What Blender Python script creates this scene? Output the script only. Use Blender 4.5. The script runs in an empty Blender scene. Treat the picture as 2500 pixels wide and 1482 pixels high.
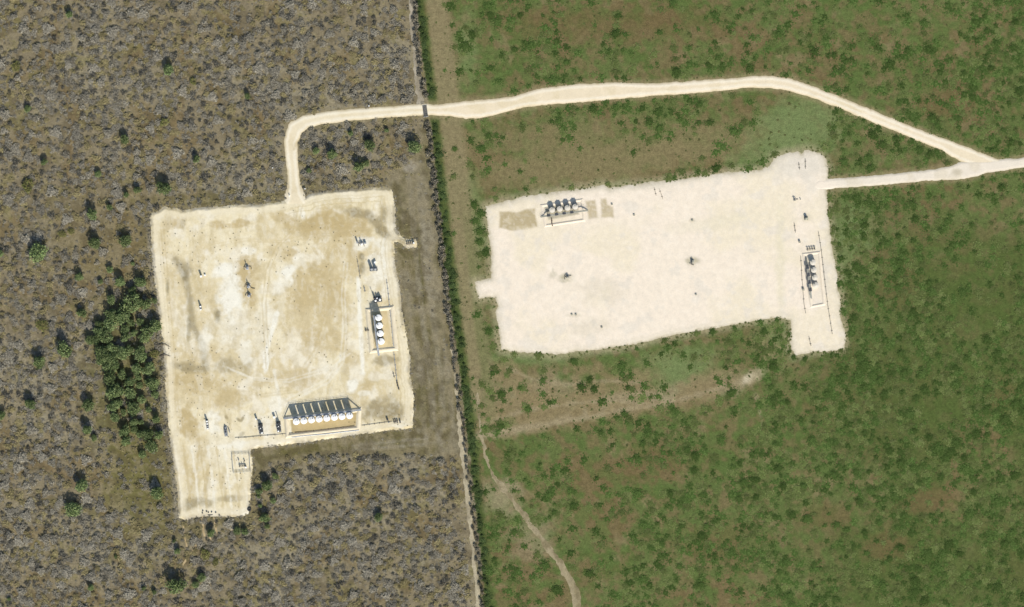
import bpy, math, random
import numpy as np
from mathutils import Vector

R = math.radians
rng = np.random.default_rng(7)
random.seed(7)
scene = bpy.context.scene
COL = scene.collection

# ------------------------------------------------------------------ scale: 1 map unit = 0.24 m, origin under the camera
S = 0.24
CX, CY = 1250.0, 741.0
def W(px, py): return (px - CX) * S, (CY - py) * S

# ------------------------------------------------------------------ camera, sky, sun, exposure
cam_d = bpy.data.cameras.new("camera")
cam = bpy.data.objects.new("camera", cam_d)
COL.objects.link(cam)
cam.location = (0, 0, 1500)
cam.rotation_euler = (0, 0, 0)
cam_d.sensor_width = 36.0
cam_d.lens = 36.0 * 1500.0 / (2500 * S)
cam_d.clip_start = 1.0
cam_d.clip_end = 20000.0
scene.camera = cam

SUN_EL, SUN_AZ = R(33.5), R(180 - 19)          # azimuth clockwise from north
sun_vec = Vector((math.sin(SUN_AZ) * math.cos(SUN_EL), math.cos(SUN_AZ) * math.cos(SUN_EL), math.sin(SUN_EL)))
world = bpy.data.worlds.new("World")
scene.world = world
world.use_nodes = True
wn = world.node_tree
sky = wn.nodes.new("ShaderNodeTexSky")
sky.sky_type = 'NISHITA'
sky.sun_disc = False
sky.sun_elevation = SUN_EL
sky.sun_rotation = SUN_AZ
bg = wn.nodes["Background"]
bg.inputs["Strength"].default_value = 0.085
wn.links.new(sky.outputs[0], bg.inputs["Color"])
sl = bpy.data.lights.new("sun", 'SUN')
sl.energy = 3.6
sl.angle = R(0.5)
sl.color = (1.0, 0.955, 0.89)
so = bpy.data.objects.new("sun", sl)
COL.objects.link(so)
so.location = sun_vec * 800
so.rotation_mode = 'QUATERNION'
so.rotation_quaternion = sun_vec.to_track_quat('Z', 'Y')
scene.view_settings.view_transform = 'Standard'
scene.view_settings.look = 'None'
scene.view_settings.gamma = 1.0
scene.view_settings.exposure = 0.75
scene.cycles.max_bounces = 5
scene.cycles.diffuse_bounces = 2
scene.cycles.transparent_max_bounces = 4

# ------------------------------------------------------------------ colour: a sunlit surface shown as r,g,b -> its albedo
K = 1.36
def lin(c):
    c = np.asarray(c, float) / 255.0
    return np.where(c <= 0.04045, c / 12.92, ((c + 0.055) / 1.055) ** 2.4)
def A(r, g, b, k=K): return np.clip(lin((r, g, b)) / k, 0.005, 0.86)

# ------------------------------------------------------------------ noise on arrays
def _hash(ix, iy, seed):
    n = (ix.astype(np.int64) * 374761393 + iy.astype(np.int64) * 668265263 + seed * 974711) & 0x7fffffff
    n = ((n ^ (n >> 13)) * 1274126177) & 0x7fffffff
    return ((n ^ (n >> 16)) & 0xffff) / 65535.0
def vnoise(x, y, seed=0):
    ix, iy = np.floor(x), np.floor(y)
    fx, fy = x - ix, y - iy
    fx = fx * fx * fx * (fx * (fx * 6 - 15) + 10); fy = fy * fy * fy * (fy * (fy * 6 - 15) + 10)
    a, b = _hash(ix, iy, seed), _hash(ix + 1, iy, seed)
    c, d = _hash(ix, iy + 1, seed), _hash(ix + 1, iy + 1, seed)
    return (a * (1 - fx) + b * fx) * (1 - fy) + (c * (1 - fx) + d * fx) * fy
def fbm(x, y, size, octaves=4, seed=0, gain=0.55):
    s, amp, tot = 0.0, 1.0, 0.0
    for o in range(octaves):
        k = 2.0 ** o / size
        ca, sa = math.cos(0.6 + o), math.sin(0.6 + o)
        s = s + amp * vnoise((x * ca - y * sa) * k + 17.3 * o, (x * sa + y * ca) * k - 9.1 * o, seed + o)
        tot += amp; amp *= gain
    return s / tot
def smooth(a, b, x):
    t = np.clip((x - a) / (b - a), 0, 1)
    return t * t * (3 - 2 * t)

# ------------------------------------------------------------------ plan outlines (map units)
PAD_TAN = [(365,532),(369,521),(385,514),(402,504),(416,508),(432,508),(445,514),(470,509),(500,506),(540,503),(575,500),(600,499),(630,500),(655,496),(690,492),
 (708,486),(722,484),(745,482),(758,472),(790,467),(820,464),(880,461),(930,456),(945,456),(955,464),(962,480),(965,510),(967,556),(978,577),(990,583),(1016,584),
 (1018,604),(992,607),(983,596),(972,590),(963,594),(963,612),(966,648),(975,692),(981,752),(988,790),(993,820),(1002,880),(1000,916),(1009,950),(1012,975),(1008,1010),
 (1009,1046),(940,1052),(871,1062),(800,1072),(747,1080),(690,1086),(644,1092),(613,1097),(617,1144),(613,1189),(611,1220),(607,1256),(590,1262),(560,1262),(530,1261),(492,1261),
 (475,1262),(460,1270),(448,1270),(436,1264),(434,1220),(425,1144),(416,1083),(408,1007),(403,940),(402,901),(399,864),(395,820),(387,761),(382,716),(376,677),(370,618),(367,559)]
PAD_WHITE = [(1185,504),(1283,479),(1330,472),(1440,457),(1473,452),(1487,462),(1501,457),(1569,447),(1605,443),(1672,436),(1779,420),(1861,414),(1868,405),(1874,410),(1880,403),(1890,386),
 (1922,373),(1948,369),(1957,376),(1964,368),(1986,368),(2005,374),(2016,388),(2022,414),(2022,440),(2018,461),(2022,511),(2027,565),(2033,618),(2045,672),(2045,708),(2054,729),(2052,772),
 (2065,815),(2061,851),(2020,860),(1993,858),(1943,868),(1931,851),(1930,782),(1904,776),(1860,780),(1815,788),(1743,801),(1640,819),(1560,838),(1462,854),(1405,858),(1369,865),(1283,861),
 (1222,854),(1217,797),(1210,761),(1216,748),(1209,726),(1169,728),(1158,688),(1199,679),(1199,618),(1192,565)]
ROAD_LONG = [(722,500,26),(720,476,17),(718,455,13),(716,430,12),(712,380,13),(710,345,15),(721,313,17),(746,297,14),(790,288,12.5),(850,281,12),(930,275,11.5),(1000,270,11.5),(1037,268,12),(1075,269,12),(1100,267,14),
 (1140,268,20),(1170,266,20),(1200,262,18.5),(1260,250,13.5),(1320,237,18),(1380,230.5,20.5),(1500,221.5,19),(1590,219,13),(1680,213,12.8),(1800,203.5,12),(1825,200,11.5),(1885,200,13.5),(1930,208,12.5),
 (1990,227,11.5),(2050,250,11.2),(2140,287.5,11),(2230,324,11),(2305,354,12.5),(2350,376,17),(2395,393,17),(2440,402,10)]
ROAD_PAD = [(2000,452,11),(2020,449.5,10.5),(2170,437.5,10.5),(2250,430,11),(2320,423,14),(2350,416,20),(2380,411,18),(2410,407,13.5),(2500,397,10.5),(2760,366,10.5)]
TRACK = [(1000,-160,8),(1003,0,8),(1008,60,7),(1012,110,7),(1018,180,8),(1024,230,9),(1029,262,10)]
TRACK_B = [(1096,780,2),(1104,850,4),(1113,930,4),(1118,1000,5),(1124,1060,6),(1130,1100,8),(1136,1160,6),(1143,1230,6),(1150,1300,6),(1158,1370,6),(1165,1440,6),(1172,1520,6),(1190,1660,6)]
TRAIL = [(1164,955,1.5),(1172,1040,2),(1183,1110,3),(1205,1165,4.5),(1240,1205,5.5),(1285,1265,6),(1325,1320,6),(1362,1368,8),(1388,1410,8),(1402,1440,9),(1412,1482,9),(1425,1560,9),(1440,1640,9)]
FENCE = [(1000,-160),(1017,0),(1030,121),(1044,236),(1053,310),(1069,460),(1081,570),(1092,660),(1100,740),(1111,820),(1125,925),(1138,1030),(1152,1150),(1170,1311),(1187,1482),(1208,1660)]
MOWN = [(940,440),(1000,400),(1045,300),(1062,420),(1075,560),(1090,680),(1105,800),(1120,940),(1132,1080),(1125,1112),(1000,1108),(900,1108),(820,1105),(740,1110),(660,1130),(628,1150),(605,1100),(1000,1040),(1000,900),(960,600)]

def sd_poly(px, py, poly):
    """distance inside (+) or outside (-) a closed outline"""
    P = np.array([p[:2] for p in poly], float); Q = np.roll(P, -1, 0)
    d = np.full(px.shape, 1e9); inside = np.zeros(px.shape, bool)
    for (x0, y0), (x1, y1) in zip(P, Q):
        dx, dy = x1 - x0, y1 - y0
        t = np.clip(((px - x0) * dx + (py - y0) * dy) / (dx * dx + dy * dy), 0, 1)
        d = np.minimum(d, np.hypot(px - x0 - t * dx, py - y0 - t * dy))
        if dy != 0:
            c = ((y0 > py) != (y1 > py)) & (px < dx * (py - y0) / dy + x0)
            inside ^= c
    return np.where(inside, d, -d)
def widen(line, d): return [(a, b, c + d) for a, b, c in line]
def sd_line(px, py, line):
    """half width minus the distance to a line whose points carry a half width"""
    best = np.full(px.shape, -1e9)
    for a, b in zip(line[:-1], line[1:]):
        dx, dy = b[0] - a[0], b[1] - a[1]
        t = np.clip(((px - a[0]) * dx + (py - a[1]) * dy) / (dx * dx + dy * dy), 0, 1)
        w = a[2] + (b[2] - a[2]) * t if len(a) > 2 else 0
        best = np.maximum(best, w - np.hypot(px - a[0] - t * dx, py - a[1] - t * dy))
    return best
FY = np.array([p[1] for p in FENCE], float); FX = np.array([p[0] for p in FENCE], float)
def fence_x(py): return np.interp(py, FY, FX)

ROAD_LONG, ROAD_PAD = widen(ROAD_LONG, 2.0), widen(ROAD_PAD, 1.6)

# ------------------------------------------------------------------ materials
def new_mat(name):
    m = bpy.data.materials.new(name); m.use_nodes = True
    nt = m.node_tree
    return m, nt, nt.nodes["Principled BSDF"]
def soil_mat(name, amount, sizes=(0.9, 3.5), bump=0.15, rough=0.95):
    """own soil colours (vertex colour) broken up by fine mottling"""
    m, nt, b = new_mat(name)
    N, L = nt.nodes, nt.links
    at = N.new("ShaderNodeVertexColor"); at.layer_name = "Col"
    tc = N.new("ShaderNodeNewGeometry")
    fac = None
    for i, sz in enumerate(sizes):
        n = N.new("ShaderNodeTexNoise"); n.inputs["Scale"].default_value = 1.0 / sz
        n.inputs["Detail"].default_value = 4.0; n.inputs["Roughness"].default_value = 0.65
        L.new(tc.outputs["Position"], n.inputs["Vector"])
        mr = N.new("ShaderNodeMapRange"); mr.inputs[1].default_value = 0.28; mr.inputs[2].default_value = 0.72
        mr.inputs[3].default_value = 1 - amount; mr.inputs[4].default_value = 1 + amount
        L.new(n.outputs[0], mr.inputs[0])
        if fac is None: fac = mr.outputs[0]; first = n
        else:
            mu = N.new("ShaderNodeMath"); mu.operation = 'MULTIPLY'
            L.new(fac, mu.inputs[0]); L.new(mr.outputs[0], mu.inputs[1]); fac = mu.outputs[0]
    vm = N.new("ShaderNodeVectorMath"); vm.operation = 'SCALE'
    L.new(at.outputs["Color"], vm.inputs[0]); L.new(fac, vm.inputs["Scale"])
    L.new(vm.outputs[0], b.inputs["Base Color"])
    b.inputs["Roughness"].default_value = rough
    b.inputs["Specular IOR Level"].default_value = 0.1
    bp = N.new("ShaderNodeBump"); bp.inputs["Strength"].default_value = bump; bp.inputs["Distance"].default_value = 0.3
    L.new(first.outputs[0], bp.inputs["Height"]); L.new(bp.outputs[0], b.inputs["Normal"])
    return m
def plant_mat(name, translucent=0.2):
    m, nt, b = new_mat(name)
    N, L = nt.nodes, nt.links
    at = N.new("ShaderNodeVertexColor"); at.layer_name = "Col"
    oi = N.new("ShaderNodeObjectInfo")
    mr = N.new("ShaderNodeMapRange"); mr.inputs[3].default_value = 0.78; mr.inputs[4].default_value = 1.2
    L.new(oi.outputs["Random"], mr.inputs[0])
    vm = N.new("ShaderNodeVectorMath"); vm.operation = 'SCALE'
    L.new(at.outputs["Color"], vm.inputs[0]); L.new(mr.outputs[0], vm.inputs["Scale"])
    d = N.new("ShaderNodeBsdfDiffuse"); t = N.new("ShaderNodeBsdfTranslucent"); mx = N.new("ShaderNodeMixShader")
    mx.inputs[0].default_value = translucent
    L.new(vm.outputs[0], d.inputs[0]); L.new(vm.outputs[0], t.inputs[0])
    L.new(d.outputs[0], mx.inputs[1]); L.new(t.outputs[0], mx.inputs[2])
    L.new(mx.outputs[0], N["Material Output"].inputs[0])
    N.remove(b)
    return m
def paint_mat(name, col, rough=0.5, metal=0.0, wear=0.18, size=1.2):
    m, nt, b = new_mat(name)
    N, L = nt.nodes, nt.links
    tc = N.new("ShaderNodeNewGeometry")
    n = N.new("ShaderNodeTexNoise"); n.inputs["Scale"].default_value = 1 / size; n.inputs["Detail"].default_value = 5
    L.new(tc.outputs["Position"], n.inputs["Vector"])
    cr = N.new("ShaderNodeValToRGB")
    c = np.asarray(col, float)
    cr.color_ramp.elements[0].position = 0.3; cr.color_ramp.elements[1].position = 0.6
    cr.color_ramp.elements[0].color = (*(c * (1 - wear)), 1); cr.color_ramp.elements[1].color = (*c, 1)
    L.new(n.outputs[0], cr.inputs[0]); L.new(cr.outputs[0], b.inputs["Base Color"])
    b.inputs["Roughness"].default_value = rough; b.inputs["Metallic"].default_value = metal
    return m
M = {
 'ground': soil_mat("ground_soil", 0.24, (0.8, 2.6), 0.5),
 'pad': soil_mat("caliche", 0.06, (0.8, 4.0), 0.2),
 'road': soil_mat("road_caliche", 0.05, (1.0, 5.0), 0.15),
 'dirt': soil_mat("track_dirt", 0.2, (0.8, 3.0), 0.3),
 'twig': plant_mat("bare_twigs", 0.0),
 'leaf': plant_mat("leaves", 0.25),
 'bark': paint_mat("bark", (0.10, 0.08, 0.06), 0.95, 0, 0.4, 0.4),
 'white': paint_mat("white_tank_paint", (0.80, 0.79, 0.74), 0.45, 0, 0.07),
 'cream': paint_mat("cream_tank_paint", (0.58, 0.53, 0.43), 0.5, 0, 0.12),
 'grey': paint_mat("grey_paint", (0.24, 0.25, 0.25), 0.5, 0, 0.2),
 'steel': paint_mat("galvanised_steel", (0.38, 0.40, 0.41), 0.5, 0.3, 0.25),
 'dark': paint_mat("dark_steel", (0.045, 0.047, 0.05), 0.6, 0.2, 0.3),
 'olive': paint_mat("olive_grey_paint", (0.30, 0.29, 0.22), 0.7, 0, 0.25),
 'rust': paint_mat("rusty_pipe", (0.16, 0.115, 0.075), 0.8, 0.1, 0.3),
 'pipe': paint_mat("dull_pipe", (0.26, 0.245, 0.20), 0.7, 0.1, 0.3),
 'rubber': paint_mat("black_rubber", (0.03, 0.03, 0.03), 0.8, 0, 0.2),
 'wood': paint_mat("weathered_wood", (0.16, 0.14, 0.11), 0.9, 0, 0.3),
 'concrete': paint_mat("concrete", (0.50, 0.46, 0.38), 0.9, 0, 0.15),
}

# ------------------------------------------------------------------ object helpers
def tag(o, label=None, cat=None, group=None, kind=None):
    if label: o['label'] = label
    if cat: o['category'] = cat
    if group: o['group'] = group
    if kind: o['kind'] = kind
    return o
def link(name, me, parent=None):
    o = bpy.data.objects.new(name, me); COL.objects.link(o)
    if parent: o.parent = parent
    return o
def empty(name, x, y, z=0, rz=0, label=None, cat=None, group=None):
    o = bpy.data.objects.new(name, None); COL.objects.link(o)
    o.empty_display_size = 0.5
    o.location = (x, y, z); o.rotation_euler = (0, 0, rz)
    return tag(o, label, cat, group)
def quad_mesh(name, verts, colors, mat):
    """verts (n,4,3), colours (n,3) -> one mesh of loose quads"""
    n = len(verts)
    me = bpy.data.meshes.new(name)
    me.vertices.add(4 * n); me.loops.add(4 * n); me.polygons.add(n)
    me.vertices.foreach_set("co", np.ascontiguousarray(verts, np.float32).ravel())
    me.loops.foreach_set("vertex_index", np.arange(4 * n, dtype=np.int32))
    me.polygons.foreach_set("loop_start", np.arange(0, 4 * n, 4, dtype=np.int32))
    ca = me.color_attributes.new("Col", 'FLOAT_COLOR', 'POINT')
    c = np.ones((n, 4, 4), np.float32); c[:, :, :3] = np.asarray(colors)[:, None, :]
    ca.data.foreach_set("color", c.ravel())
    me.materials.append(mat); me.update(calc_edges=True)
    return me
def grid_mesh(name, xs, ys, Z, C, keep, mat, smooth_shade=True):
    """height field on map-unit axes xs (px), ys (py); keep = face mask"""
    nx, ny = len(xs), len(ys)
    PX, PY = np.meshgrid(xs, ys)
    wx, wy = W(PX, PY)
    idx = np.arange(nx * ny).reshape(ny, nx)
    f = np.stack([idx[:-1, :-1], idx[1:, :-1], idx[1:, 1:], idx[:-1, 1:]], -1)[keep]   # rows run south: upward normals
    used = np.unique(f); remap = np.full(nx * ny, -1, np.int64); remap[used] = np.arange(len(used))
    f = remap[f]
    co = np.stack([wx, wy, Z], -1).reshape(-1, 3)[used]
    col = np.ones((len(used), 4), np.float32); col[:, :3] = C.reshape(-1, 3)[used]
    me = bpy.data.meshes.new(name)
    me.vertices.add(len(used)); me.loops.add(f.size); me.polygons.add(len(f))
    me.vertices.foreach_set("co", co.astype(np.float32).ravel())
    me.loops.foreach_set("vertex_index", f.astype(np.int32).ravel())
    me.polygons.foreach_set("loop_start", np.arange(0, f.size, 4, dtype=np.int32))
    ca = me.color_attributes.new("Col", 'FLOAT_COLOR', 'POINT')
    ca.data.foreach_set("color", col.ravel())
    me.materials.append(mat); me.update(calc_edges=True)
    if smooth_shade: me.polygons.foreach_set("use_smooth", np.ones(len(f), bool))
    return me

class MB:
    """collects boxes, tubes and lathes into one mesh"""
    def __init__(s): s.v, s.f = [], []
    def add(s, v, f):
        o = len(s.v); s.v += [tuple(p) for p in v]; s.f += [tuple(i + o for i in q) for q in f]; return s
    def box(s, x, y, z, sx, sy, sz, rz=0, bev=0.0):
        """x,y centre, z base"""
        c, n = math.cos(rz), math.sin(rz); v = []
        b = min(bev, sx / 3, sy / 3, sz / 3)
        rings = [(0, 0), (sz - b, 0), (sz, b)] if b > 0 else [(0, 0), (sz, 0)]
        for dz, ins in rings:
            for a, d in ((-1, -1), (1, -1), (1, 1), (-1, 1)):
                px, py = a * (sx / 2 - ins), d * (sy / 2 - ins)
                v.append((x + px * c - py * n, y + px * n + py * c, z + dz))
        f = [(3, 2, 1, 0)]
        for k in range(len(rings) - 1):
            for i in range(4): f.append((4 * k + i, 4 * k + (i + 1) % 4, 4 * k + 4 + (i + 1) % 4, 4 * k + 4 + i))
        t = 4 * (len(rings) - 1); f.append((t, t + 1, t + 2, t + 3))
        return s.add(v, f)
    def lathe(s, x, y, prof, n=28):
        """prof: (radius, z) from bottom to top"""
        v, f = [], []
        for r, z in prof:
            for i in range(n):
                a = 2 * math.pi * i / n; v.append((x + r * math.cos(a), y + r * math.sin(a), z))
        for k in range(len(prof) - 1):
            for i in range(n): f.append((k * n + i, k * n + (i + 1) % n, (k + 1) * n + (i + 1) % n, (k + 1) * n + i))
        f.append(tuple(range(n - 1, -1, -1))); f.append(tuple(range((len(prof) - 1) * n, len(prof) * n)))
        return s.add(v, f)
    def tube(s, pts, r, n=8, closed=False):
        pts = [Vector(p) for p in pts]; v, f = [], []
        rr = r if isinstance(r, (list, tuple)) else [r] * len(pts)
        m = len(pts)
        for i, p in enumerate(pts):
            a = pts[(i - 1) % m] if (closed or i > 0) else p
            b = pts[(i + 1) % m] if (closed or i < m - 1) else p
            d = (b - a).normalized()
            u = d.cross(Vector((0, 0, 1)))
            if u.length < 1e-3: u = d.cross(Vector((0, 1, 0)))
            u.normalize(); w = u.cross(d)
            for k in range(n):
                t = 2 * math.pi * k / n
                v.append(p + u * (rr[i] * math.cos(t)) + w * (rr[i] * math.sin(t)))
        for i in range(m if closed else m - 1):
            j = (i + 1) % m
            for k in range(n): f.append((i * n + k, i * n + (k + 1) % n, j * n + (k + 1) % n, j * n + k))
        if not closed: f.append(tuple(range(n - 1, -1, -1))); f.append(tuple(range((m - 1) * n, m * n)))
        return s.add(v, f)
    def hvessel(s, x0, x1, y, z, r, n=20):
        """horizontal drum along x with domed ends"""
        q = r * 0.45
        pts = [(x0, y, z), (x0 + q * .25, y, z), (x0 + q, y, z), (x1 - q, y, z), (x1 - q * .25, y, z), (x1, y, z)]
        return s.tube(pts, [r * .15, r * .62, r, r, r * .62, r * .15], n)
    def build(s, name, mat, parent=None, smooth_shade=False):
        me = bpy.data.meshes.new(name); me.from_pydata(s.v, [], s.f); me.materials.append(mat); me.update()
        if smooth_shade:
            me.polygons.foreach_set("use_smooth", np.ones(len(me.polygons), bool))
            try: me.set_sharp_from_angle(angle=R(40))
            except Exception: pass
        return link(name, me, parent)
def copy_tree(o, parent=None):
    kids = list(o.children)
    c = o.copy(); COL.objects.link(c); c.parent = parent
    for k in kids: copy_tree(k, c)
    return c

# ------------------------------------------------------------------ heights of the built-up ground
PADH, PADW, ROADH = 0.38, 0.14, 0.16
def rough_edge(px, py, amt, seed): return amt * (fbm(px, py, 14, 4, seed) - 0.5) * 2
def pad_field(px, py, poly, seed, amt=3.0): return (sd_poly(px, py, poly) + rough_edge(px, py, amt, seed) + 2.6 * (fbm(px, py, 4.5, 3, seed + 5) - 0.5)) * S
def z_of(f, H, run): return np.minimum(H, f * H / run)
def ground_z(px, py):
    a, b = np.array([float(px)]), np.array([float(py)])
    z = 0.0
    for poly, sd, H, run in ((PAD_TAN, 31, PADH, 1.6), (PAD_WHITE, 47, PADW, 2.2)):
        z = max(z, float(z_of(pad_field(a, b, poly, sd), H, run)[0]))
    for ln in (ROAD_LONG, ROAD_PAD):
        z = max(z, float(z_of((sd_line(a, b, ln) + rough_edge(a, b, 2.4, 61)) * S, ROADH, 1.0)[0]))
    return z

def mix(c, target, w): return c + (np.asarray(target) - c) * np.clip(w, 0, 1)[..., None]
_cache = {}
def wobble(px, py, size, seed):
    k = (px.shape, float(px.flat[0]), float(py.flat[0]), size, seed)
    if k not in _cache: _cache[k] = (fbm(px, py, size, 5, seed) - 0.5) * 2
    return _cache[k]
def ell(px, py, cx, cy, rx, ry, ang=0, soft=0.5, wob=0.35, seed=5):
    ca, sa = math.cos(R(ang)), math.sin(R(ang))
    u = ((px - cx) * ca + (py - cy) * sa) / rx; v = (-(px - cx) * sa + (py - cy) * ca) / ry
    d = np.sqrt(u * u + v * v) + (wob * (fbm(px, py, 22, 4, seed) - 0.5) * 2 if px.size < 60000 else wob * 1.5 * wobble(px, py, 22, seed))
    return 1 - smooth(1 - soft, 1 + soft * 0.6, d)
def stroke(px, py, pts, w, soft=0.6, wob=3.0, seed=9):
    d = -sd_line(px, py, [(p[0], p[1], 0) for p in pts]) + wob * wobble(px, py, 16, seed)
    return 1 - smooth(w * (1 - soft), w * (1 + soft), d)

# ------------------------------------------------------------------ the ground sheet
def axis(lo, hi, step, far):
    a = list(np.arange(lo, hi + step, step)); d = step
    left, right = [], []
    p = lo
    while p > lo - far: d *= 1.5; p -= d; left.append(p)
    d = step; p = a[-1]
    while p < hi + far: d *= 1.5; p += d; right.append(p)
    return np.array(left[::-1] + a + right)
gx = axis(-120, 2620, 4.0, 30000); gy = axis(-120, 1602, 4.0, 30000)
PX, PY = np.meshgrid(gx, gy)
side = PX - fence_x(PY)                                   # + east of the fence
far_c = np.clip
n1 = fbm(PX, PY, 130, 4, 101); n2 = fbm(PX, PY, 34, 4, 111); n3 = fbm(PX, PY, 260, 3, 121); n4 = fbm(PX, PY, 60, 4, 131)
# dry winter brush, west
w = np.empty(PX.shape + (3,)); w[:] = A(134, 123, 97)
w = mix(w, A(146, 137, 112), smooth(0.45, 0.62, n1))      # grey litter
w = mix(w, A(124, 107, 70), smooth(0.52, 0.68, n4) * 0.7)  # red-brown grass
w = mix(w, A(128, 121, 72), smooth(0.58, 0.72, n2) * 0.6) # straw green
w = mix(w, A(112, 104, 60), ell(PX, PY, 330, 1150, 90, 150, 0, 0.8) * 0.8)
w = mix(w, A(108, 106, 62), ell(PX, PY, 320, 900, 115, 230, 0, 0.7) * 0.85); w = mix(w, A(112, 108, 62), ell(PX, PY, 370, 1190, 95, 150, 0, 0.7) * .8); w = mix(w, A(112, 106, 62), ell(PX, PY, 520, 484, 190, 18, -3, 0.7) * .8)
w = mix(w, A(124, 111, 74), ell(PX, PY, 250, 600, 150, 140, 0, 0.8) * 0.7)
for st in ([(462,-20),(448,120),(436,260),(452,380),(470,470)], [(0,700),(120,730),(230,700),(350,640)], [(560,-20),(600,160),(640,330)], [(0,1180),(90,1130),(170,1160),(250,1240),(300,1400),(330,1500)], [(700,1482),(760,1330),(880,1230),(1000,1180),(1110,1160)], [(150,-20),(120,140),(180,300),(160,440)]):
    w = mix(w, A(124, 106, 72), stroke(PX, PY, st, 9, .9, 10) * .75)
mown = smooth(-22, 16, sd_poly(PX, PY, MOWN) + 26 * (fbm(PX, PY, 40, 3, 171) - .5))
mcol = np.empty_like(w); mcol[:] = A(118, 109, 76)
stre = fbm(PX * 1.0 - PY * 0.13, PY * 0.08, 12, 3, 141)
mcol = mix(mcol, A(134, 125, 98), smooth(0.48, 0.68, stre)); mcol = mix(mcol, A(104, 98, 62), smooth(0.55, 0.7, fbm(PX - PY * .13, PY * .12, 26, 3, 151)))
mcol = mix(mcol, A(146, 137, 114), smooth(.52, .66, n4) * .6); mcol = mix(mcol, A(108, 101, 66), smooth(.5, .36, n4) * .7)
for off in (14, 21, 40, 47):
    mcol = mix(mcol, A(152, 144, 122), stroke(PX, PY, [(1028 - off + 14, 430), (1058 - off, 620), (1078 - off, 800), (1098 - off, 960), (1100 - off, 1040), (1080 - off, 1085 - off * .3), (1000, 1096 - off * .5), (860, 1106 - off * .4)], 3.0, .8, 5) * .5)
w = w + (mcol - w) * mown[..., None]
w = mix(w, A(172, 164, 146), ell(PX, PY, 1004, 408, 22, 16, 0, 0.7) * 0.8)
w = mix(w, A(142, 133, 109), ell(PX, PY, 1020, 470, 40, 70, 0, 0.8) * 0.5)
w = mix(w, A(104, 98, 56), ell(PX, PY, 720, 1100, 60, 14, -6, 0.6) * 0.8)
w = mix(w, A(146, 137, 112), (1 - smooth(6, 26, np.abs(side + 38))) * smooth(300, 420, PY) * smooth(1100, 900, PY) * 0.35)
w = mix(w, A(122, 112, 74), smooth(-46, -8, sd_poly(PX, PY, PAD_TAN)) * (1 - mown) * 0.6)
tsd = sd_poly(PX, PY, PAD_TAN)
w = mix(w, A(150, 144, 130), smooth(-15, -3, tsd + 8 * (n2 - .5)) * smooth(440, 400, PX - (PY - 530) * .09) * smooth(510, 540, PY) * .8)  # shade of the pad's northwest-facing slope, painted as a grey strip
w = mix(w, A(160, 148, 116), smooth(-9, 0, tsd + 9 * (n2 - .5)) * .45)
# summer pasture, east
e = np.empty_like(w); e[:] = A(108, 110, 66)
e = mix(e, A(114, 102, 66), smooth(0.46, 0.62, n1))
e = mix(e, A(88, 104, 52), smooth(0.48, 0.66, n4) * 0.8)
e = mix(e, A(134, 122, 86), smooth(0.60, 0.74, n2) * 0.7)
n5 = fbm(PX, PY, 18, 3, 161)
e = mix(e, A(92, 112, 58), smooth(0.5, 0.62, n5) * 0.6); e = mix(e, A(122, 108, 74), smooth(0.47, 0.36, n5) * 0.6)
w = mix(w, A(146, 134, 104), smooth(0.52, 0.62, n5) * 0.5); w = mix(w, A(98, 88, 64), smooth(0.46, 0.36, n5) * 0.5)
east = smooth(1800, 2200, PX) * smooth(200, 700, PY)
e = mix(e, A(82, 96, 47), east * smooth(0.36, 0.58, n3) * 0.75)
tan_, grn, brn, pale = A(132, 121, 84), A(118, 132, 82), A(112, 97, 63), A(160, 146, 114)
for p in [(1420,400,330,55,-7,.9),(1330,335,260,40,-7,.6),(1700,350,200,50,-10,.7),(1480,60,300,45,0,.6)]: e = mix(e, tan_ if p[1] > 100 else brn, ell(PX, PY, *p[:5], 0.6) * p[5])
for p in [(1950,310,120,85,-20,.9),(1900,385,120,40,-12,.8),(1140,120,30,90,0,.6),(1650,905,95,55,-5,.9),(1890,830,50,60,0,.6),(1300,870,120,26,2,.7),(1150,640,40,160,0,.7),(1120,450,60,40,0,.6),
          (1500,462,180,14,-6,.8),(2060,600,50,120,0,.6),(2100,560,60,60,0,.5)]: e = mix(e, grn, ell(PX, PY, *p[:5], 0.7) * p[5])
for p in [(2310,255,75,45,20,.8),(2190,690,60,70,0,.5),(2010,1260,60,40,0,.5),(2260,1220,70,35,-15,.7),(2160,1330,60,40,0,.7),(1750,1330,120,60,0,.5),(1600,1120,140,40,-10,.5),(2450,960,50,40,0,.5)]: e = mix(e, brn, ell(PX, PY, *p[:5], 0.7) * p[5])
for p in [(1300,965,150,55,-4,.7),(1480,985,120,28,-10,.8),(1650,960,90,30,-15,.6),(1250,1050,120,14,-8,.9),(1420,1015,160,14,-8,.8),(1600,985,120,12,-10,.7),(1830,925,26,14,-30,1.),(1760,940,80,30,-10,.7),
          (1225,1210,50,45,30,.7),(1260,1190,30,14,40,.6),(1300,1320,60,60,0,.45)]: e = mix(e, pale, ell(PX, PY, *p[:5], 0.7) * p[5])
for p in [(1260,930,70,50,0,.75),(1350,985,150,40,-6,.8),(1500,960,120,45,-8,.75),(1430,905,60,26,-8,.6),(1560,1000,140,16,-9,.8),(1700,955,60,40,-20,.6),(1210,1000,40,50,0,.6),(1300,1000,130,60,-4,.6),(1560,930,70,40,-10,.6),(1740,935,90,30,-16,.7),(1880,860,40,40,0,.5)]: e = mix(e, A(139, 124, 88), ell(PX, PY, *p[:5], 0.7, .6) * p[5])
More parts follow.
